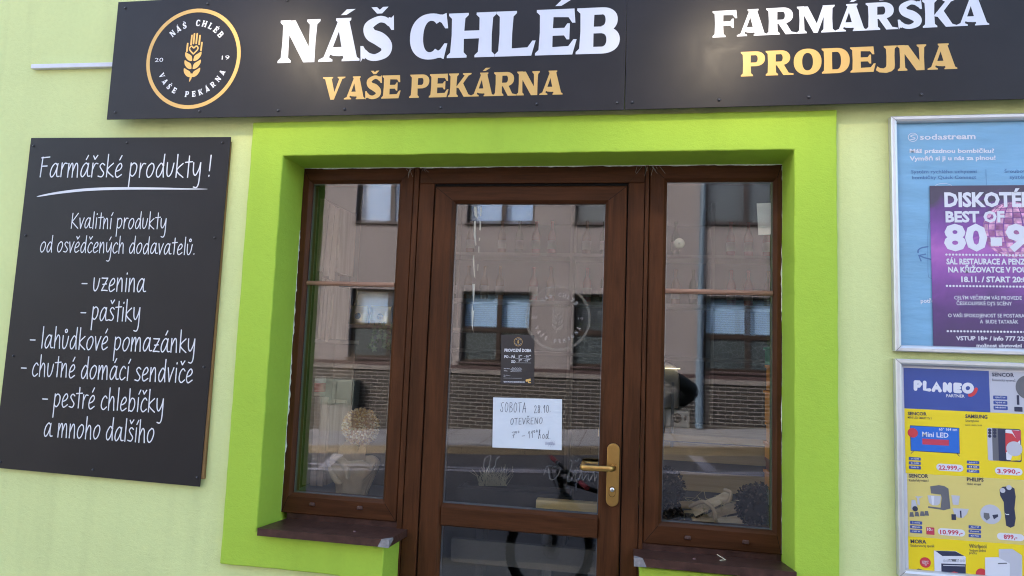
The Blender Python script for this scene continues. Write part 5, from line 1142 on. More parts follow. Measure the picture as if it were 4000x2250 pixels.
mb = MB(); sdl = crom([(-.14, .018, .0), (-.05, .03, .004), (.06, .055, .01), (.12, .068, .018), (.14, .05, .018)], 4); vs = []
for x, w_, z in sdl: vs += [(sp0.x + x, by + w_ * math.cos(PI * k / 8), sp0.z + z + .03 * math.sin(PI * k / 8)) for k in range(9)]
mb.raw(vs, [(i * 9 + k, i * 9 + k + 1, (i + 1) * 9 + k + 1, (i + 1) * 9 + k) for i in range(len(sdl) - 1) for k in range(8)], 0, True); mb.build('saddle', M_bk, bike)
mb = MB(); mb.lathe([(.095, -.003), (.095, .003), (.02, .006)], bb + Vector((0, .05, 0)), (0, 1, 0), 24); mb.tube([bb + Vector((0, .07, 0)), bb + Vector((.10, .075, -.13))], .011, 8); mb.obox(bb + Vector((.10, .12, -.13)), Vector((.045, 0, 0)), Vector((0, .04, 0)), Vector((0, 0, .008))); mb.build('crank', M_bk, bike)

# the photographer, mostly hidden behind the door post in the mirror image
def skin(name, js, es, m, parent, sub=2, root=0):
    me = bpy.data.meshes.new(name); me.from_pydata([j[0] for j in js], es, []); o = bpy.data.objects.new(name, me); COL.objects.link(o); me.materials.append(m)
    if parent is not None: o.parent = parent; o.matrix_parent_inverse = Matrix.Translation(-parent_loc(parent))
    md = o.modifiers.new('skin', 'SKIN'); md.use_smooth_shade = True
    sv = me.skin_vertices[0].data if me.skin_vertices else None
    if sv is None:
        bpy.context.view_layer.objects.active = o; bpy.ops.mesh.customdata_skin_add(); sv = me.skin_vertices[0].data
    for i, j in enumerate(js): r = j[1]; sv[i].radius = r if isinstance(r, tuple) else (r, r); sv[i].use_root = (i == root)
    s2 = o.modifiers.new('subdiv', 'SUBSURF'); s2.levels = sub; s2.render_levels = sub
    return o
px_, py_0, gz = 1.68, -3.07, gh(1.68, -3.05)
per = thing('person', 'person in black jacket holding up a phone, one elbow mirrored in the right window', 'person', (px_, py_0, gz))
M_skin = mat('skin', (.46, .27, .19), .5); M_jkt = mat('black_jacket', (.012, .012, .015), .7, bump=.004, bscale=20); M_trs = mat('dark_trousers', (.03, .035, .05), .8); M_hair = mat('brown_hair', (.05, .03, .02), .6); M_shoe = mat('black_shoe', (.015, .015, .015), .5)
V = lambda x, y, z: (px_ + x, py_0 + y, gz + z)
shR, elR, wrR = (1.84, -3.06, gz + 1.47), (2.10, -2.86, 1.29), (1.73, -2.75, 1.50)
shL, elL, wrL = (1.52, -3.06, gz + 1.46), (1.50, -3.02, gz + 1.17), (1.56, -2.82, gz + 1.00)
js = [(V(0, 0, .95), (.14, .10)), (V(0, .01, 1.15), (.14, .10)), (V(0, 0, 1.35), (.17, .11)), (V(0, 0, 1.50), (.07, .07)), (V(0, .02, 1.58), (.055, .055)), (V(0, .05, 1.66), (.072, .085)), (V(0, .05, 1.74), (.075, .092)), (V(0, .04, 1.80), (.05, .06)),
      (shR, .055), (elR, .042), (wrR, .028), (shL, .055), (elL, .042), (wrL, .028),
      (V(-.09, 0, .88), .085), (V(-.10, .02, .48), .056), (V(-.10, -.02, .09), .04), (V(-.10, .14, .035), .035), (V(.09, 0, .88), .085), (V(.10, .02, .48), .056), (V(.10, -.02, .09), .04), (V(.10, .14, .035), .035)]
es = [(0, 1), (1, 2), (2, 3), (3, 4), (4, 5), (5, 6), (6, 7), (2, 8), (8, 9), (9, 10), (2, 11), (11, 12), (12, 13), (0, 14), (14, 15), (15, 16), (16, 17), (0, 18), (18, 19), (19, 20), (20, 21)]
n0 = len(js)
def hand(w, wi_, fwd, palm, thumb, ln=.085, curl=.5):
    w = Vector(w); f = Vector(fwd).normalized(); t_ = Vector(thumb).normalized(); pn = Vector(palm).normalized(); b = len(js)
    js.append((tuple(w + f * .05), (.030, .016))); es.append((wi_, b))
    for k, (off, L) in enumerate(((.027, .068), (.009, .078), (-.009, .072), (-.026, .056))):
        p0 = w + f * .088 + t_ * off; p1 = p0 + f * L * .5 + pn * L * .15 * curl; p2 = p1 + f * L * .25 + pn * L * .45 * curl; i = len(js)
        js.extend([(tuple(p0), .0092), (tuple(p1), .0084), (tuple(p2), .0070)]); es.extend([(b, i), (i, i + 1), (i + 1, i + 2)])
    i = len(js); p0 = w + f * .03 + t_ * .032; p1 = p0 + f * .028 + t_ * .018 + pn * .012; p2 = p1 + f * .026 + pn * .012; js.extend([(tuple(p0), .0115), (tuple(p1), .0095), (tuple(p2), .008)]); es.extend([(b, i), (i, i + 1), (i + 1, i + 2)])
hand(wrR, 10, (-.8, .25, .5), (-.2, .9, .2), (.3, 0, .9)); hand(wrL, 13, (.4, .8, -.45), (0, -.3, -1), (.9, -.2, 0), curl=.8)
body = skin('body', js, es, M_skin, per)
js2 = [(V(0, 0, .84), (.185, .135)), (V(0, .01, 1.10), (.175, .13)), (V(0, 0, 1.34), (.20, .135)), (V(0, 0, 1.48), (.10, .09)), (V(0, .015, 1.545), (.075, .075)), (shR, .085), (elR, .082), (tuple(Vector(wrR) * .88 + Vector(elR) * .12), .052), (shL, .085), (elL, .072), (tuple(Vector(wrL) * .88 + Vector(elL) * .12), .050)]
skin('jacket', js2, [(0, 1), (1, 2), (2, 3), (3, 4), (2, 5), (5, 6), (6, 7), (2, 8), (8, 9), (9, 10)], M_jkt, per)
js3 = [(V(0, 0, .96), (.16, .12)), (V(0, 0, .88), (.16, .125)), (V(-.10, 0, .78), .10), (V(-.10, .02, .48), .075), (V(-.10, -.02, .08), .062), (V(.10, 0, .78), .10), (V(.10, .02, .48), .075), (V(.10, -.02, .08), .062)]
skin('trousers', js3, [(0, 1), (1, 2), (2, 3), (3, 4), (1, 5), (5, 6), (6, 7)], M_trs, per)
for sx in (-.10, .10): skin('shoe', [(V(sx, -.06, .045), (.042, .045)), (V(sx, .04, .045), (.045, .042)), (V(sx, .17, .035), (.042, .032)), (V(sx, .21, .032), (.03, .025))], [(0, 1), (1, 2), (2, 3)], M_shoe, per)
hc = Vector(V(0, .035, 1.735)); mb = MB(); vs = []; nu, nv = 18, 9
for j in range(nv + 1):
    for i in range(nu):
        a = 2 * PI * i / nu; t = PI * .62 * j / nv * (1 if math.sin(a) < .3 else .62); vs.append(hc + Vector((.088 * math.sin(t) * math.cos(a), .108 * math.sin(t) * math.sin(a), .118 * math.cos(t))))
mb.raw(vs, [(j * nu + i, j * nu + (i + 1) % nu, (j + 1) * nu + (i + 1) % nu, (j + 1) * nu + i) for j in range(nv) for i in range(nu)], 0, True); mb.build('hair', M_hair, per)
mb = MB(); fc = Vector(V(0, .135, 1.68)); mb.lathe([(.0001, .028), (.010, .012), (.016, -.012), (.008, -.02), (.0001, -.022)], fc + Vector((0, .005, 0)), (0, .25, 1), 10)
for s_ in (-1, 1): mb.lathe([(.0001, .008), (.014, .006), (.02, -.004), (.0001, -.008)], Vector(V(s_ * .082, .03, 1.69)), (s_, .2, 0), 10)
mb.build('nose_and_ears', M_skin, body)
for s_ in (-1, 1): mb = MB(); mb.lathe([(.0001, .009), (.007, .006), (.009, 0), (.007, -.006), (.0001, -.009)], fc + Vector((s_ * .032, -.012, .028)), (0, 1, 0), 12); mb.build('eye', mat('eye_dark', (.03, .02, .02), .2), body)
mb = MB(); mb.tube([fc + Vector((-.025, -.012, -.045)), fc + Vector((0, -.002, -.047)), fc + Vector((.025, -.012, -.045))], .006, 8); mb.build('mouth', mat('lips', (.40, .17, .14), .5), body)
mb = MB(); mb.box(1.466, 1.626, -2.6600, -2.6515, 1.565, 1.640); tag(mb.build('phone', mat('phone_black', (.015, .015, .017), .25), bevel=.003), 'dark phone held up sideways by the photographer', 'phone')

# ================================================================== THINGS INSIDE THE SHOP, BEHIND THE GLASS
IV = Vector
def ico(mb, c, r, ax=None, st=1.0, mi=0):
    """small rounded grain: an octahedron stretched along ax"""
    ax = (ax or IV((0, 0, 1))).normalized(); a = ax.orthogonal().normalized(); b = ax.cross(a)
    vs = [c + ax * r * st, c - ax * r * st] + [c + (a * math.cos(t * PI / 2.5) + b * math.sin(t * PI / 2.5)) * r for t in range(5)]
    mb.raw(vs, [(0, 2 + k, 2 + (k + 1) % 5) for k in range(5)] + [(1, 2 + (k + 1) % 5, 2 + k) for k in range(5)], mi, True)
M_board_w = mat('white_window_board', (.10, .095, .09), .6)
for x0, x1 in ((-.05, .56), (1.55, 2.16)):
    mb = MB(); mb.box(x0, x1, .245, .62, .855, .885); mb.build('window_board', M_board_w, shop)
rn = random.Random(11)
def unit(): 
    z = rn.uniform(-1, 1); t = rn.uniform(0, 2 * PI); r = math.sqrt(1 - z * z); return IV((r * math.cos(t), r * math.sin(t), z))
# corn ball on a stick, its pot wrapped in sacking
tc_ = S(907, 1073, .37); Rb = .083
top = thing('topiary', 'ball of dried corn kernels on a stick above a sacking wrapped pot', 'decoration', (tc_.x, tc_.y, .885))
kerns = [mat('kernel_' + n, c, .5) for n, c in (('straw', (.60, .44, .24)), ('ochre', (.50, .29, .09)), ('pale', (.66, .54, .36)), ('brown', (.34, .19, .09)))]
mb = MB(); mb.lathe([(.0001, -Rb * .93)] + [(Rb * .93 * math.sin(PI * k / 8), -Rb * .93 * math.cos(PI * k / 8)) for k in range(1, 8)] + [(.0001, Rb * .93)], tc_, (0, 0, 1), 16, 3)
for i in range(1100):
    d = unit(); t = .3 + .7 * (d.z > .35); mi = rn.choice((0, 2, 0, 2, 0, 1)) if d.z < .3 and d.z > -.6 else rn.choice((0, 1, 1, 3, 0))  # paler kernels round the middle paint in the reflection on the glass
    p = tc_ + d * (Rb * rn.uniform(.93, 1.04)); ico(mb, p, rn.uniform(.0035, .0055), d + unit() * .6, 1.5, mi)
mb.build('kernel_ball', kerns, top)
pb = S(884, 1246, .37); mb = MB(); mb.tube([(tc_.x, tc_.y, tc_.z - Rb), (tc_.x - .004, tc_.y, .93)], .0075, 8); mb.build('stick', mat('stick_bark', (.22, .15, .09), .8), top)
def weave():
    m = mat('sacking', (.36, .27, .17), .95); N, L = nodes(m); b = N['Principled BSDF']; tc = N.new('ShaderNodeTexCoord')
    ws = []
    for dr, s in (('Z', 75), ('X', 75)):
        w = N.new('ShaderNodeTexWave'); w.bands_direction = dr; w.inputs['Scale'].default_value = s; w.inputs['Distortion'].default_value = 1.5; w.inputs['Detail Scale'].default_value = .4; L.new(tc.outputs['Object'], w.inputs[0]); ws.append(w)
    q = N.new('ShaderNodeMath'); q.operation = 'MULTIPLY'; L.new(ws[0].outputs['Fac'], q.inputs[0]); L.new(ws[1].outputs['Fac'], q.inputs[1])
    cr = N.new('ShaderNodeValToRGB'); cr.color_ramp.elements[0].color = (.36, .25, .14, 1); cr.color_ramp.elements[1].color = (.60, .43, .24, 1); cr.color_ramp.elements[1].position = .55; L.new(q.outputs[0], cr.inputs[0]); L.new(cr.outputs[0], b.inputs['Base Color'])
    bp = N.new('ShaderNodeBump'); bp.inputs['Distance'].default_value = .004; L.new(q.outputs[0], bp.inputs['Height']); L.new(bp.outputs[0], b.inputs['Normal']); return m
M_sack = weave()
mb = MB(); prof = [(.074, .885), (.078, .92), (.090, .96), (.104, .995), (.112, 1.022), (.108, 1.044), (.088, 1.056), (.062, 1.050), (.050, 1.052), (.056, 1.070), (.060, 1.090), (.050, 1.112)]; nn = 64; vs = []
for i, (r, z) in enumerate(prof):
    for k in range(nn):
        a = 2 * PI * k / nn; up_ = min(1, i / 4)
        f = up_ * (.13 * math.sin(2 * a + 2.1) + .12 * math.sin(3 * a + i * .35 + .6) + .07 * math.sin(5 * a - i * .5 + 1.3)) + .025 * math.sin(17 * a + i * .9) * (.3 + up_)
        dz = (.016 * math.sin(2 * a + .9) + .010 * math.sin(5 * a + 2)) * (3 <= i <= 8) + ((.022 * math.sin(3 * a + 2) + .010 * math.sin(8 * a)) if i >= 10 else 0)
        vs.append((pb.x + r * (1 + f) * math.cos(a) - (.004 if i > 8 else 0), tc_.y + r * .72 * (1 + f) * math.sin(a), z + dz))
mb.raw(vs, [(i * nn + k, i * nn + (k + 1) % nn, (i + 1) * nn + (k + 1) % nn, (i + 1) * nn + k) for i in range(len(prof) - 1) for k in range(nn)], 0, True)
s_ = mb.build('sacking_wrap', M_sack, top); sb = s_.modifiers.new('subdiv', 'SUBSURF'); sb.levels = 1; sb.render_levels = 1
for pts, r0 in ((((-.085, 1.035), (-.055, 1.062), (-.020, 1.050), (.000, 1.020), (.004, .975)), .019), (((-.030, 1.060), (.010, 1.040), (.050, 1.045), (.090, 1.036), (.105, 1.010)), .017), (((-.095, 1.020), (-.070, .985), (-.045, .960), (-.020, .950)), .014)):
    q = crom([(pb.x + x, tc_.y - .072 * math.sqrt(max(.05, 1 - (x / .125) ** 2)) - .004, z) for x, z in pts], 5); n_ = len(q)
    mb = MB(); mb.tube(q, [r0 * (.45 + .55 * math.sin(PI * (k + .5) / n_)) for k in range(n_)], 10); mb.build('sacking_fold', M_sack, top)
mb = MB()
for k in range(16):
    a = rn.uniform(0, 2 * PI); p = IV((pb.x - .012 + .05 * math.cos(a), tc_.y + .04 * math.sin(a), 1.105)); mb.tube([p, p + IV((rn.uniform(-.02, .02), rn.uniform(-.02, 0), rn.uniform(.005, .03)))], .0006, 4)
mb.build('loose_thread', mat('jute_thread', (.5, .4, .27), .9), top)

# wooden crates on end along the left side of the window, a tin on the lowest
M_crate = wood('crate_wood', (.30, .20, .13), (.56, .42, .30), 2, .7, .5)
def crate(x0, x1, z0, z1, y0, lab, tilt=0, n=3):
    c = IV(((x0 + x1) / 2, y0 + .1, z0)); t = thing('wooden_crate', lab, 'crate', c, 'wooden crates by the left window'); w = (x1 - x0) / n
    for k in range(n):
        mb = MB(); xx = x0 + k * w; dz = -.02 * k * tilt; mb.prism([(xx + .003, z0 + dz), (xx + w - .003, z0 + dz - .004 * tilt), (xx + w - .003 + .012 * tilt, z1 + dz - .02 * tilt), (xx + .003 + .012 * tilt, z1 + dz)], y0, y0 + .012); mb.build('board', M_crate, t, bevel=.0015)
    mb = MB()
    mb.box(x0, x1, y0 + .0125, y0 + .03, z0 + .02, z0 + .06); mb.box(x0, x1, y0 + .0125, y0 + .03, z1 - .08, z1 - .045); mb.box(x0, x0 + .012, y0 + .031, y0 + .22, z0, z1 - .03); mb.box(x1 - .012, x1, y0 + .031, y0 + .22, z0, z1 - .04); mb.box(x0, x1, y0 + .221, y0 + .232, z0, z1 - .03); mb.build('cross_batten', M_crate, t)
YC = .50
a, b = S(797, 682, YC), S(853, 500, YC); crate(a.x, b.x, a.z, b.z, YC, 'topmost wooden crate of three long boards seen high in the left window', 1)
a2, b2_ = S(797, 852, YC), S(836, 690, YC); crate(a2.x, b2_.x, a2.z, a.z - .03, YC, 'middle wooden crate standing under the topmost one in the left window', .3)
a3, b3_ = S(786, 1090, YC), S(812, 1000, YC); crate(a3.x, b3_.x + .03, .885, S(800, 998, YC).z, YC, 'lowest short wooden crate with a labelled tin on it in the left window', 0, 2)
tn = S(795, 998, YC + .07); mb = MB(); mb.lathe([(.0001, 0), (.040, 0), (.040, .085), (.038, .09), (.0001, .09)], (tn.x + .005, YC + .07, S(800, 998, YC).z), (0, 0, 1), 24)
tin = tag(mb.build('tin', mat('tin_cream', (.60, .50, .38), .4)), 'small cream tin with a red label on the lowest wooden crate', 'tin')
mb = MB(); mb.lathe([(.0405, .02), (.0405, .065)], (tn.x + .005, YC + .07, S(800, 998, YC).z), (0, 0, 1), 24); mb.build('label', mat('tin_red', (.45, .09, .06), .5), tin)
# the crates rest on a shelf column
mb = MB(); mb.box(a2.x - .01, b2_.x + .06, YC + .002, YC + .25, a2.z - .022, a2.z - .002); mb.box(a2.x - .03, a2.x - .011, YC + .002, YC + .25, .885, b.z); mb.box(a3.x - .02, b3_.x + .05, YC + .24, YC + .25, .885, a2.z - .025)
tag(mb.build('shelf_rack', mat('rack_wood', (.25, .18, .12), .7)), 'plain wooden rack carrying the upright crates at the left edge of the window', 'rack')

# gold coffee bags on a hanging shelf, ivy beside them
YK = .85; sh0, sh1 = S(875, 816, YK), S(1010, 820, YK)
mb = MB(); mb.box(sh0.x - .02, sh1.x + .35, YK - .06, YK + .2, sh0.z - .02, sh0.z); mb.tube([(sh0.x + .02, YK + .05, sh0.z), (sh0.x + .02, YK + .05, 2.9)], .002, 5); mb.tube([(sh1.x + .3, YK + .05, sh0.z), (sh1.x + .3, YK + .05, 2.9)], .002, 5)
tag(mb.build('hanging_shelf', mat('dark_shelf_wood', (.06, .04, .03), .6)), 'dark shelf hung behind the left window carrying gold bags', 'shelf')
M_foil = mat('gold_foil', (.55, .40, .16), .28, .75, bump=.006, bscale=22); M_clear = mat('crumpled_clear_film', (.62, .58, .52), .2, 0, bump=.01, bscale=18)
for nm_, x0, x1, m_, lab in (('l', 880, 925, M_foil, 'gold foil bag with a black round seal, nearer the crates'), ('r', 932, 985, M_foil, 'gold foil bag with a black round seal, beside the ivy')):
    p0, p1 = S(x0, 816, YK), S(x1, 770, YK); cx = (p0.x + p1.x) / 2; w = (p1.x - p0.x) / 2; h = p1.z - p0.z
    mb = MB(); vs = []; pr = [(1, 0, .032), (1.03, .25, .038), (1, .5, .034), (.96, .75, .02), (.98, .93, .006), (1.0, 1.0, .004)]; n_ = 20
    for i, (fx, fz, dy) in enumerate(pr):
        for k in range(n_):
            a = 2 * PI * k / n_; ca, sa = math.cos(a), math.sin(a); vs.append((cx + w * fx * math.copysign(abs(ca) ** .6, ca) + rn.uniform(-.002, .002), YK + dy * math.copysign(abs(sa) ** .7, sa) + rn.uniform(-.002, .002), sh0.z + h * fz))
    mb.raw(vs, [(i * n_ + k, i * n_ + (k + 1) % n_, (i + 1) * n_ + (k + 1) % n_, (i + 1) * n_ + k) for i in range(len(pr) - 1) for k in range(n_)], 0, True)
    bg_ = mb.build('coffee_bag', m_); tag(bg_, lab, 'bag', 'gold bags on the hanging shelf')
    mb = MB(); mb.lathe([(.0001, .003), (.017, .002), (.0175, 0)], (cx + .01, YK - .037, sh0.z + h * .45), (0, -1, 0), 20); mb.build('seal', M_dark, bg_)
ivy = thing('ivy', 'trailing ivy hanging from the shelf at the right of the left window', 'plant', (sh1.x - .04, YK, sh0.z)); M_ivy = mat('ivy_leaf', (.07, .12, .035), .5, var=.4, vscale=30); mb = MB(); ms = MB()
for j in range(4):
    p = IV((S(945 + 14 * j, 800, YK - .05).x, YK - .07, sh0.z + .02)); path = [p]
    for k in range(7): p = p + IV((rn.uniform(-.012, .014), rn.uniform(-.008, .006), -rn.uniform(.012, .026))); path.append(p)
    ms.tube(path, .0012, 4)
    for q in path[1:]:
        d = unit() * .5 + IV((0, -.8, -.2)); d.normalize(); a = d.orthogonal().normalized(); b = d.cross(a); r = rn.uniform(.014, .022); ro = rn.uniform(0, 6)
        mb.face([q + (a * math.cos(ro + t * PI / 5) + b * math.sin(ro + t * PI / 5)) * (r if t % 2 == 0 else r * .45) for t in range(10)])
mb.build('leaves', M_ivy, ivy); ms.build('stems', mat('ivy_stem', (.12, .09, .04), .8), ivy)

# firewood bundle, two cone topiaries
YL = .42
M_log = wood('split_log', (.34, .24, .13), (.66, .52, .34), 0, .8, .6); M_bark = mat('log_bark', (.09, .065, .045), .9, var=.4, vscale=30, bump=.006, bscale=40); M_rope = mat('jute_rope', (.40, .29, .17), .9, bump=.003, bscale=120)
fb = S(1800, 1290, YL); fire = thing('firewood_bundle', 'split logs tied with thick rope on the board of the right window', 'firewood', (fb.x, YL, .885))
def log(pa, pb_, r):
    pa, pb_ = IV(pa), IV(pb_); d = (pb_ - pa).normalized(); side = d.cross(IV((0, 0, 1))).normalized(); up = side.cross(d); mb = MB(); vs = []; pf = [(-1, -.5), (-.5, -.9), (.3, -.85), (1, -.3), (.55, .45), (-.1, .95), (-.7, .3)]
    for i in range(7):
        c = pa + (pb_ - pa) * i / 6
        for x, z in pf: vs.append(c + side * x * r * rn.uniform(.93, 1.07) + up * z * r * rn.uniform(.9, 1.1))
    for i in range(6):
        for k in range(7): mb.raw([vs[i * 7 + k], vs[i * 7 + (k + 1) % 7], vs[(i + 1) * 7 + (k + 1) % 7], vs[(i + 1) * 7 + k]], [(0, 1, 2, 3)], 1 if k in (0, 1, 2) else 0)
    mb.face(vs[:7][::-1], 0); mb.face(vs[-7:], 0); return mb.build('log', [M_log, M_bark], fire)
A = lambda x, y, Y=YL: S(x, y, Y)
log(A(1745, 1292), A(1838, 1246), .026); log(A(1765, 1300, YL + .07), A(1885, 1272, YL + .09), .030); log(A(1740, 1318, YL - .01), A(1880, 1318, YL + .02), .034); log(A(1720, 1300, YL + .12), A(1830, 1310, YL + .12), .03)
mb = MB(); mb.tube(crom([A(1822, 1232, YL - .04), A(1838, 1240, YL - .06), A(1832, 1262, YL - .05), A(1812, 1262, YL + .0)], 5), .0085, 8); mb.tube(crom([A(1735, 1274, YL - .01), A(1770, 1262, YL - .06), A(1797, 1285, YL - .065), A(1800, 1310, YL - .055), A(1812, 1330, YL - .03)], 5), .0085, 8); mb.build('rope', M_rope, fire)
mb = MB()
for k in range(26):
    p = A(rn.uniform(1725, 1850), rn.uniform(1255, 1290), YL - .03); mb.tube([p, p + unit() * .03, p + unit() * .05], .0009, 4)
mb.build('straw', mat('straw', (.5, .4, .2), .8), fire)
M_cone = [mat('cone_scale_dark', (.018, .012, .010), .8, spec=.15), mat('cone_scale_brown', (.045, .028, .020), .8, spec=.15), mat('cone_scale_tip', (.085, .06, .042), .7, spec=.2)]
def cone_ball(cs, lab):
    c0 = IV(cs[0][0]); t = thing('cone_topiary', lab, 'decoration', (c0.x, c0.y, .885), 'cone topiaries in the right window')
    for c, r in cs:
        c = IV(c); mb = MB(); mb.lathe([(.0001, -r * .9)] + [(r * .9 * math.sin(PI * k / 8), -r * .9 * math.cos(PI * k / 8)) for k in range(1, 8)] + [(.0001, r * .9)], c, (0, 0, 1), 14, 0)
        for i in range(650):
            d = unit(); p = c + d * r * rn.uniform(.88, 1.0); a = d.orthogonal().normalized(); b = d.cross(a); ro = rn.uniform(0, 6); u_ = a * math.cos(ro) + b * math.sin(ro); v_ = d.cross(u_); s = rn.uniform(.007, .012)
            tip = p + (u_ * .8 + d * .9).normalized() * s * 1.5; mb.face([p - v_ * s * .5, tip - v_ * s * .35, tip + v_ * s * .35, p + v_ * s * .5], rn.choice((0, 0, 0, 1, 1, 2)))
        mb.build('cone_ball', M_cone, t)
    mb = MB(); mb.lathe([(.0001, .885), (.05, .885), (.055, .91), (.0001, .91)], (c0.x, c0.y, 0), (0, 0, 1), 14); mb.build('foot', M_bark, t)
cone_ball(((A(1672, 1225, .44), .085), (A(1675, 1305, .44), .080)), 'dark two ball cone topiary at the left side of the right window')
cone_ball(((A(1908, 1272, .42), .092),), 'dark single ball cone topiary at the right side of the right window')

# stacked plastic crates at the right side of the window
M_or = mat('orange_plastic', (.80, .27, .004), .5); M_gr = mat('green_plastic', (.02, .22, .10), .4); M_rd = mat('rust_red_plastic', (.28, .06, .03), .45)
YX = .33; xl = S(1941, 1000, YX).x
zt = [S(1935, y, YX).z for y in (870, 918, 985, 1068, 1120, 1163, 1195, 1240)]
names_ = (('green plastic crate on top of the tall stack', M_gr), ('orange plastic crate right under the green one', M_or), ('orange plastic crate in the middle of the tall stack, two under the green one', M_or), ('orange plastic crate resting on the orange one above the rust red crate', M_or), ('orange plastic crate resting on the rust red crate', M_or), ('rust red plastic crate in the tall stack', M_rd), ('orange plastic crate under the rust red one', M_or))
for i, (lab, m_) in enumerate(names_):
    z1, z0 = zt[i] - .003, zt[i + 1]; t = thing('plastic_crate', lab, 'crate', (xl + .2, YX + .15, z0), 'plastic crates stacked inside'); mb = MB()
    x0, x1, y0, y1 = xl + (.006 if i % 2 else 0), xl + .4, YX, YX + .17; th = .005
    mb.box(x0 + .006, x1 - .006, y0 + .006, y0 + .006 + th, z0, z1 - .012); mb.box(x0 + .006, x1 - .006, y1 - .011, y1 - .006, z0, z1 - .012); mb.box(x0 + .006, x0 + .011, y0 + .0115, y1 - .0115, z0, z1 - .012); mb.box(x1 - .011, x1 - .006, y0 + .0115, y1 - .0115, z0, z1 - .012); mb.box(x0 + .012, x1 - .012, y0 + .012, y1 - .012, z0, z0 + .006); mb.build('shell', m_, t)
    mb = MB(); mb.box(x0, x1, y0, y0 + .012, z1 - .012, z1); mb.box(x0, x1, y1 - .012, y1, z1 - .012, z1); mb.box(x0, x0 + .012, y0 + .012, y1 - .012, z1 - .012, z1); mb.box(x1 - .012, x1, y0 + .012, y1 - .012, z1 - .012, z1)
    for k in range(7): xx = x0 + .03 + k * (x1 - x0 - .06) / 6; mb.box(xx - .003, xx + .003, y0, y0 + .0055, z0 + .004, z1 - .0125)
    mb.build('rim', m_, t, bevel=.0015)
pz = zt[-1]; mb = MB(); mb.box(xl - .01, xl + .45, YX - .01, YX + .19, pz - .05, pz - .003); mb.box(xl + .02, xl + .06, YX, YX + .17, -.1, pz - .05); mb.box(xl + .36, xl + .40, YX, YX + .17, -.1, pz - .05); tag(mb.build('trolley', mat('trolley_steel', (.25, .25, .25), .4, .5)), 'steel trolley under the tall stack of plastic crates', 'trolley')

# bench behind the door, dried plant, bread slicer, counter, shelves with bottles
M_bench = wood('bench_pine', (.34, .22, .09), (.58, .42, .20), 0, .5, .4)
YBn = .34; bn = thing('bench', 'low pine bench standing just inside behind the door glass', 'bench', (1.2, YBn + .15, -.1))
q0, q1_ = P(2092, 2003, YBn), P(2345, 1968, YBn); mb = MB(); mb.box(q0.x, q1_.x + .12, YBn, YBn + .055, q0.z, q1_.z - .004); mb.build('seat', M_bench, bn, bevel=.003)
q2_, q3_ = P(1762, 2190, YBn + .03), P(2331, 2150, YBn + .03); mb = MB(); mb.box(q2_.x, q3_.x + .12, YBn + .02, YBn + .05, q2_.z, q3_.z); mb.build('apron', mat('bench_grey_board', (.06, .056, .05), .6), bn)
for x in (q0.x + .03, q1_.x + .06): mb = MB(); mb.box(x, x + .04, YBn + .052, YBn + .09, -.1, q0.z - .001); mb.build('leg', mat('bench_leg', (.02, .02, .022), .7), bn)
YD = .75; dp = thing('dried_plant', 'clump of pale dried grass in a trough inside behind the door', 'plant', S(1235, 1225, YD)); mb = MB()
for k in range(170):
    b0 = S(rn.uniform(1205, 1275), 1222, YD + rn.uniform(-.04, .04)); L = rn.uniform(.03, .10); d = IV((rn.uniform(-.6, .7), rn.uniform(-.5, .3), 1)).normalized(); p1 = b0 + d * L * .6; p2 = p1 + (d + unit() * .7).normalized() * L * .5; mb.tube([b0, p1, p2], [.0012, .001, .0005], 3, caps=False)
mb.build('stalks', mat('dried_stalk', (.42, .38, .24), .8), dp)
z0 = S(1235, 1224, YD).z; x0, x1 = S(1160, 1220, YD).x, S(1440, 1220, YD).x; mb = MB(); mb.box(x0, x1, YD - .07, YD + .08, z0 - .13, z0 - .12); mb.box(x0, x1, YD - .08, YD - .07, z0 - .13, z0); mb.box(x0, x1, YD + .08, YD + .09, z0 - .13, z0); mb.box(x0, x0 + .01, YD - .07, YD + .08, z0 - .12, z0); mb.box(x1 - .01, x1, YD - .07, YD + .08, z0 - .12, z0); mb.box(x0 + .011, x1 - .011, YD - .069, YD + .079, z0 - .119, z0 - .02); mb.build('trough', mat('trough_dark', (.02, .017, .015), .8), dp)
mb = MB(); mb.box(x0 + .1, x0 + .14, YD - .05, YD + .05, -.1, z0 - .131); mb.box(x1 - .14, x1 - .1, YD - .05, YD + .05, -.1, z0 - .131); mb.build('leg', mat('trough_dark', (.02, .017, .015), .8), dp)
YM = 1.25; sl = thing('bread_slicer', 'pale bread slicer with a black dial on the counter behind the right window', 'bread slicer', S(1700, 1090, YM)); c_ = S(1706, 1052, YM)
M_app = mat('cream_enamel', (.55, .53, .46), .35); mb = MB(); a_, b_ = S(1640, 1072, YM), S(1735, 1034, YM); mb.box(a_.x, b_.x, YM, YM + .35, a_.z, b_.z); mb.build('control_box', M_app, sl, bevel=.008)
mb = MB(); mb.lathe([(.0001, .022), (.022, .020), (.026, .0)], (S(1703, 1052, YM).x, YM, c_.z), (0, -1, 0), 20); mb.build('dial', M_dark, sl); mb = MB(); qd = S(1724, 1052, YM); mb.box(qd.x - .006, qd.x + .006, YM - .004, YM, qd.z - .014, qd.z + .014); mb.build('switch', M_dark, sl)
mb = MB(); a2_, b2q = S(1640, 1028, YM), S(1712, 915, YM); w = b2q.x - a2_.x; pr = [(a2_.x, a2_.z), (b2q.x, a2_.z), (b2q.x, a2_.z + (b2q.z - a2_.z) * .6)] + [(b2q.x - w * .35 * (1 - math.cos(t * PI / 10)), a2_.z + (b2q.z - a2_.z) * (.6 + .4 * math.sin(t * PI / 10))) for t in range(1, 6)] + [(a2_.x, b2q.z)]; mb.prism(pr[::-1] if False else pr, YM + .04, YM + .32); mb.build('hood', mat('slicer_hood', (.26, .25, .22), .4), sl, bevel=.01)
mb = MB()
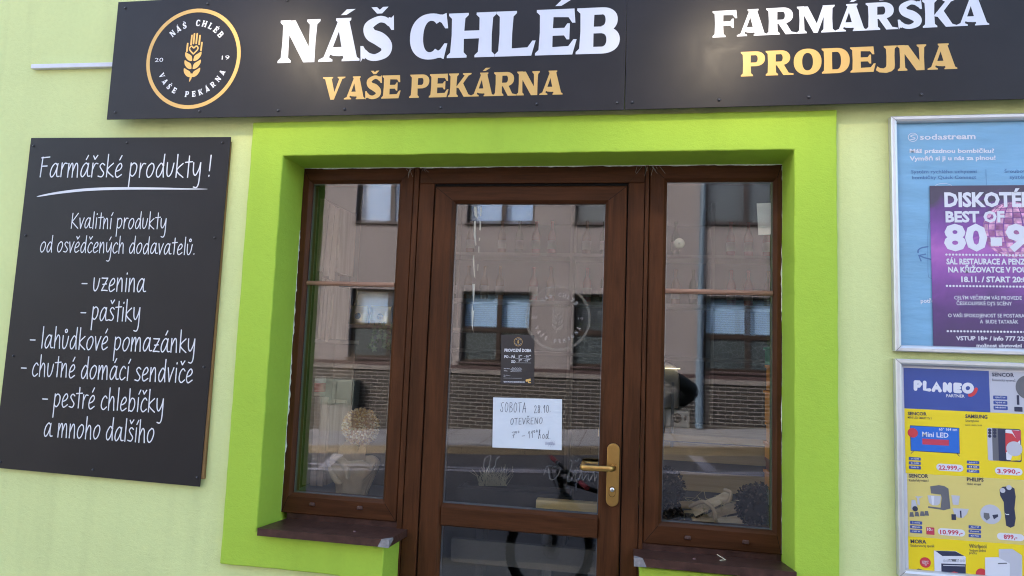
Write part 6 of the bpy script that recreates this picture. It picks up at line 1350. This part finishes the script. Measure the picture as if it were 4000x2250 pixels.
for x in (1668, 1692): q = S(x, 1000, YM - .01); mb.box(q.x - .008, q.x + .008, YM - .02, YM - .002, c_.z - .16, c_.z + .20)
mb.build('guide_post', mat('slicer_post', (.10, .11, .11), .4, .4), sl)
zc = S(1700, 1090, YM).z
ct = thing('counter', 'wooden shop counter with horizontal boards deep behind the right window and door', 'counter', (1.9, 1.4, -.1)); mb = MB(); mb.box(1.35, 3.1, YM - .06, YM + .6, zc - .035, zc); mb.build('worktop', M_bench, ct); mb = MB(); mb.box(1.4, 3.05, YM + .02, YM + .58, -.1, zc - .036); mb.build('base', mat('counter_dark', (.06, .05, .045), .6), ct)
for k in range(3): mb = MB(); mb.box(1.4, 3.05, YM, YM + .018, zc - .15 - .16 * k, zc - .05 - .16 * k); mb.build('board', M_bench, ct)
mb = MB(); mb.box(S(1640, 928, YM).x, S(1712, 928, YM).x, YM + .02, YM + .05, S(1690, 928, YM).z, S(1690, 928, YM).z + .004); tag(mb.build('strip_light', mat('lit_strip', (.9, .85, .7), .4, emit=((1, .85, .5), .35))), 'thin lit strip light above the bread slicer inside', 'lamp')
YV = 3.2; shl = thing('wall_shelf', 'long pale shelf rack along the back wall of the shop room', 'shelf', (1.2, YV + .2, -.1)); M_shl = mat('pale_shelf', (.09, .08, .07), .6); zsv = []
for y in (890, 760, 640):
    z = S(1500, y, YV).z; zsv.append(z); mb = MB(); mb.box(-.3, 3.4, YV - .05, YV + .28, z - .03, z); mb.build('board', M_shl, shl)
for x in (-.33, 1.0, 2.2, 3.4): mb = MB(); mb.box(x, x + .03, YV - .05, YV + .28, -.1, zsv[-1] + .5); mb.build('upright', M_shl, shl)
M_bt = [mat('bottle_glass_dark', (.03, .05, .02), .1), mat('bottle_amber', (.14, .06, .015), .1), mat('bottle_syrup', (.20, .03, .03), .15)]; M_lab = mat('bottle_label', (.24, .21, .17), .6); bmesh_ = {}
kk = 0
for zi, z in enumerate(zsv[1:]):
    for x in [(-.1 + .155 * k) for k in range(21)]:
        if rn.random() < .18 or min(abs(x - 1.0), abs(x - 2.2)) < .07: continue
        mi = rn.choice((0, 1, 2))
        if mi not in bmesh_:
            m1 = MB(); m1.lathe([(.0001, 0), (.036, 0), (.038, .01), (.038, .17), (.030, .20), (.014, .235), (.0135, .29), (.016, .295), (.016, .31), (.0001, .31)], (0, 0, 0), (0, 0, 1), 16); o1 = m1.build('bottle', M_bt[mi]); m2 = MB(); m2.lathe([(.0385, .05), (.0385, .13)], (0, 0, 0), (0, 0, 1), 16); o2 = m2.build('label', M_lab, o1); bmesh_[mi] = (o1, o2); ob = o1
        else:
            o1, o2 = bmesh_[mi]; ob = o1.copy(); COL.objects.link(ob); oc = o2.copy(); COL.objects.link(oc); oc.parent = ob
        ob.location = (x + rn.uniform(-.01, .01), YV + .08, z)
        tag(ob, ('dark green', 'amber', 'red')[mi] + ' bottle in the row on the ' + ('upper' if zi else 'lower') + ' shelf at the back of the shop', 'bottle', ('dark green', 'amber', 'red')[mi] + ' bottles on the ' + ('upper' if zi else 'lower') + ' back shelf')

# a bent straw left on the right sill
q = [S(1800, 1392, .14), S(1819, 1405, .11), S(1822, 1413, .09), S(1806, 1413, .09)]; zt_ = lambda p: max(p.z, .79)
mb = MB(); mb.tube([(p.x, .10 - .02 * i, sr0.z + (SILL - .026 - sr0.z) * (.162 - .02 * i) / .244 + .003 + (.012 if i == 0 else 0)) for i, p in enumerate(q)], .0016, 6)
tag(mb.build('straw', mat('pale_straw', (.62, .56, .40), .6)), 'single bent straw lying on the right window sill', 'straw')
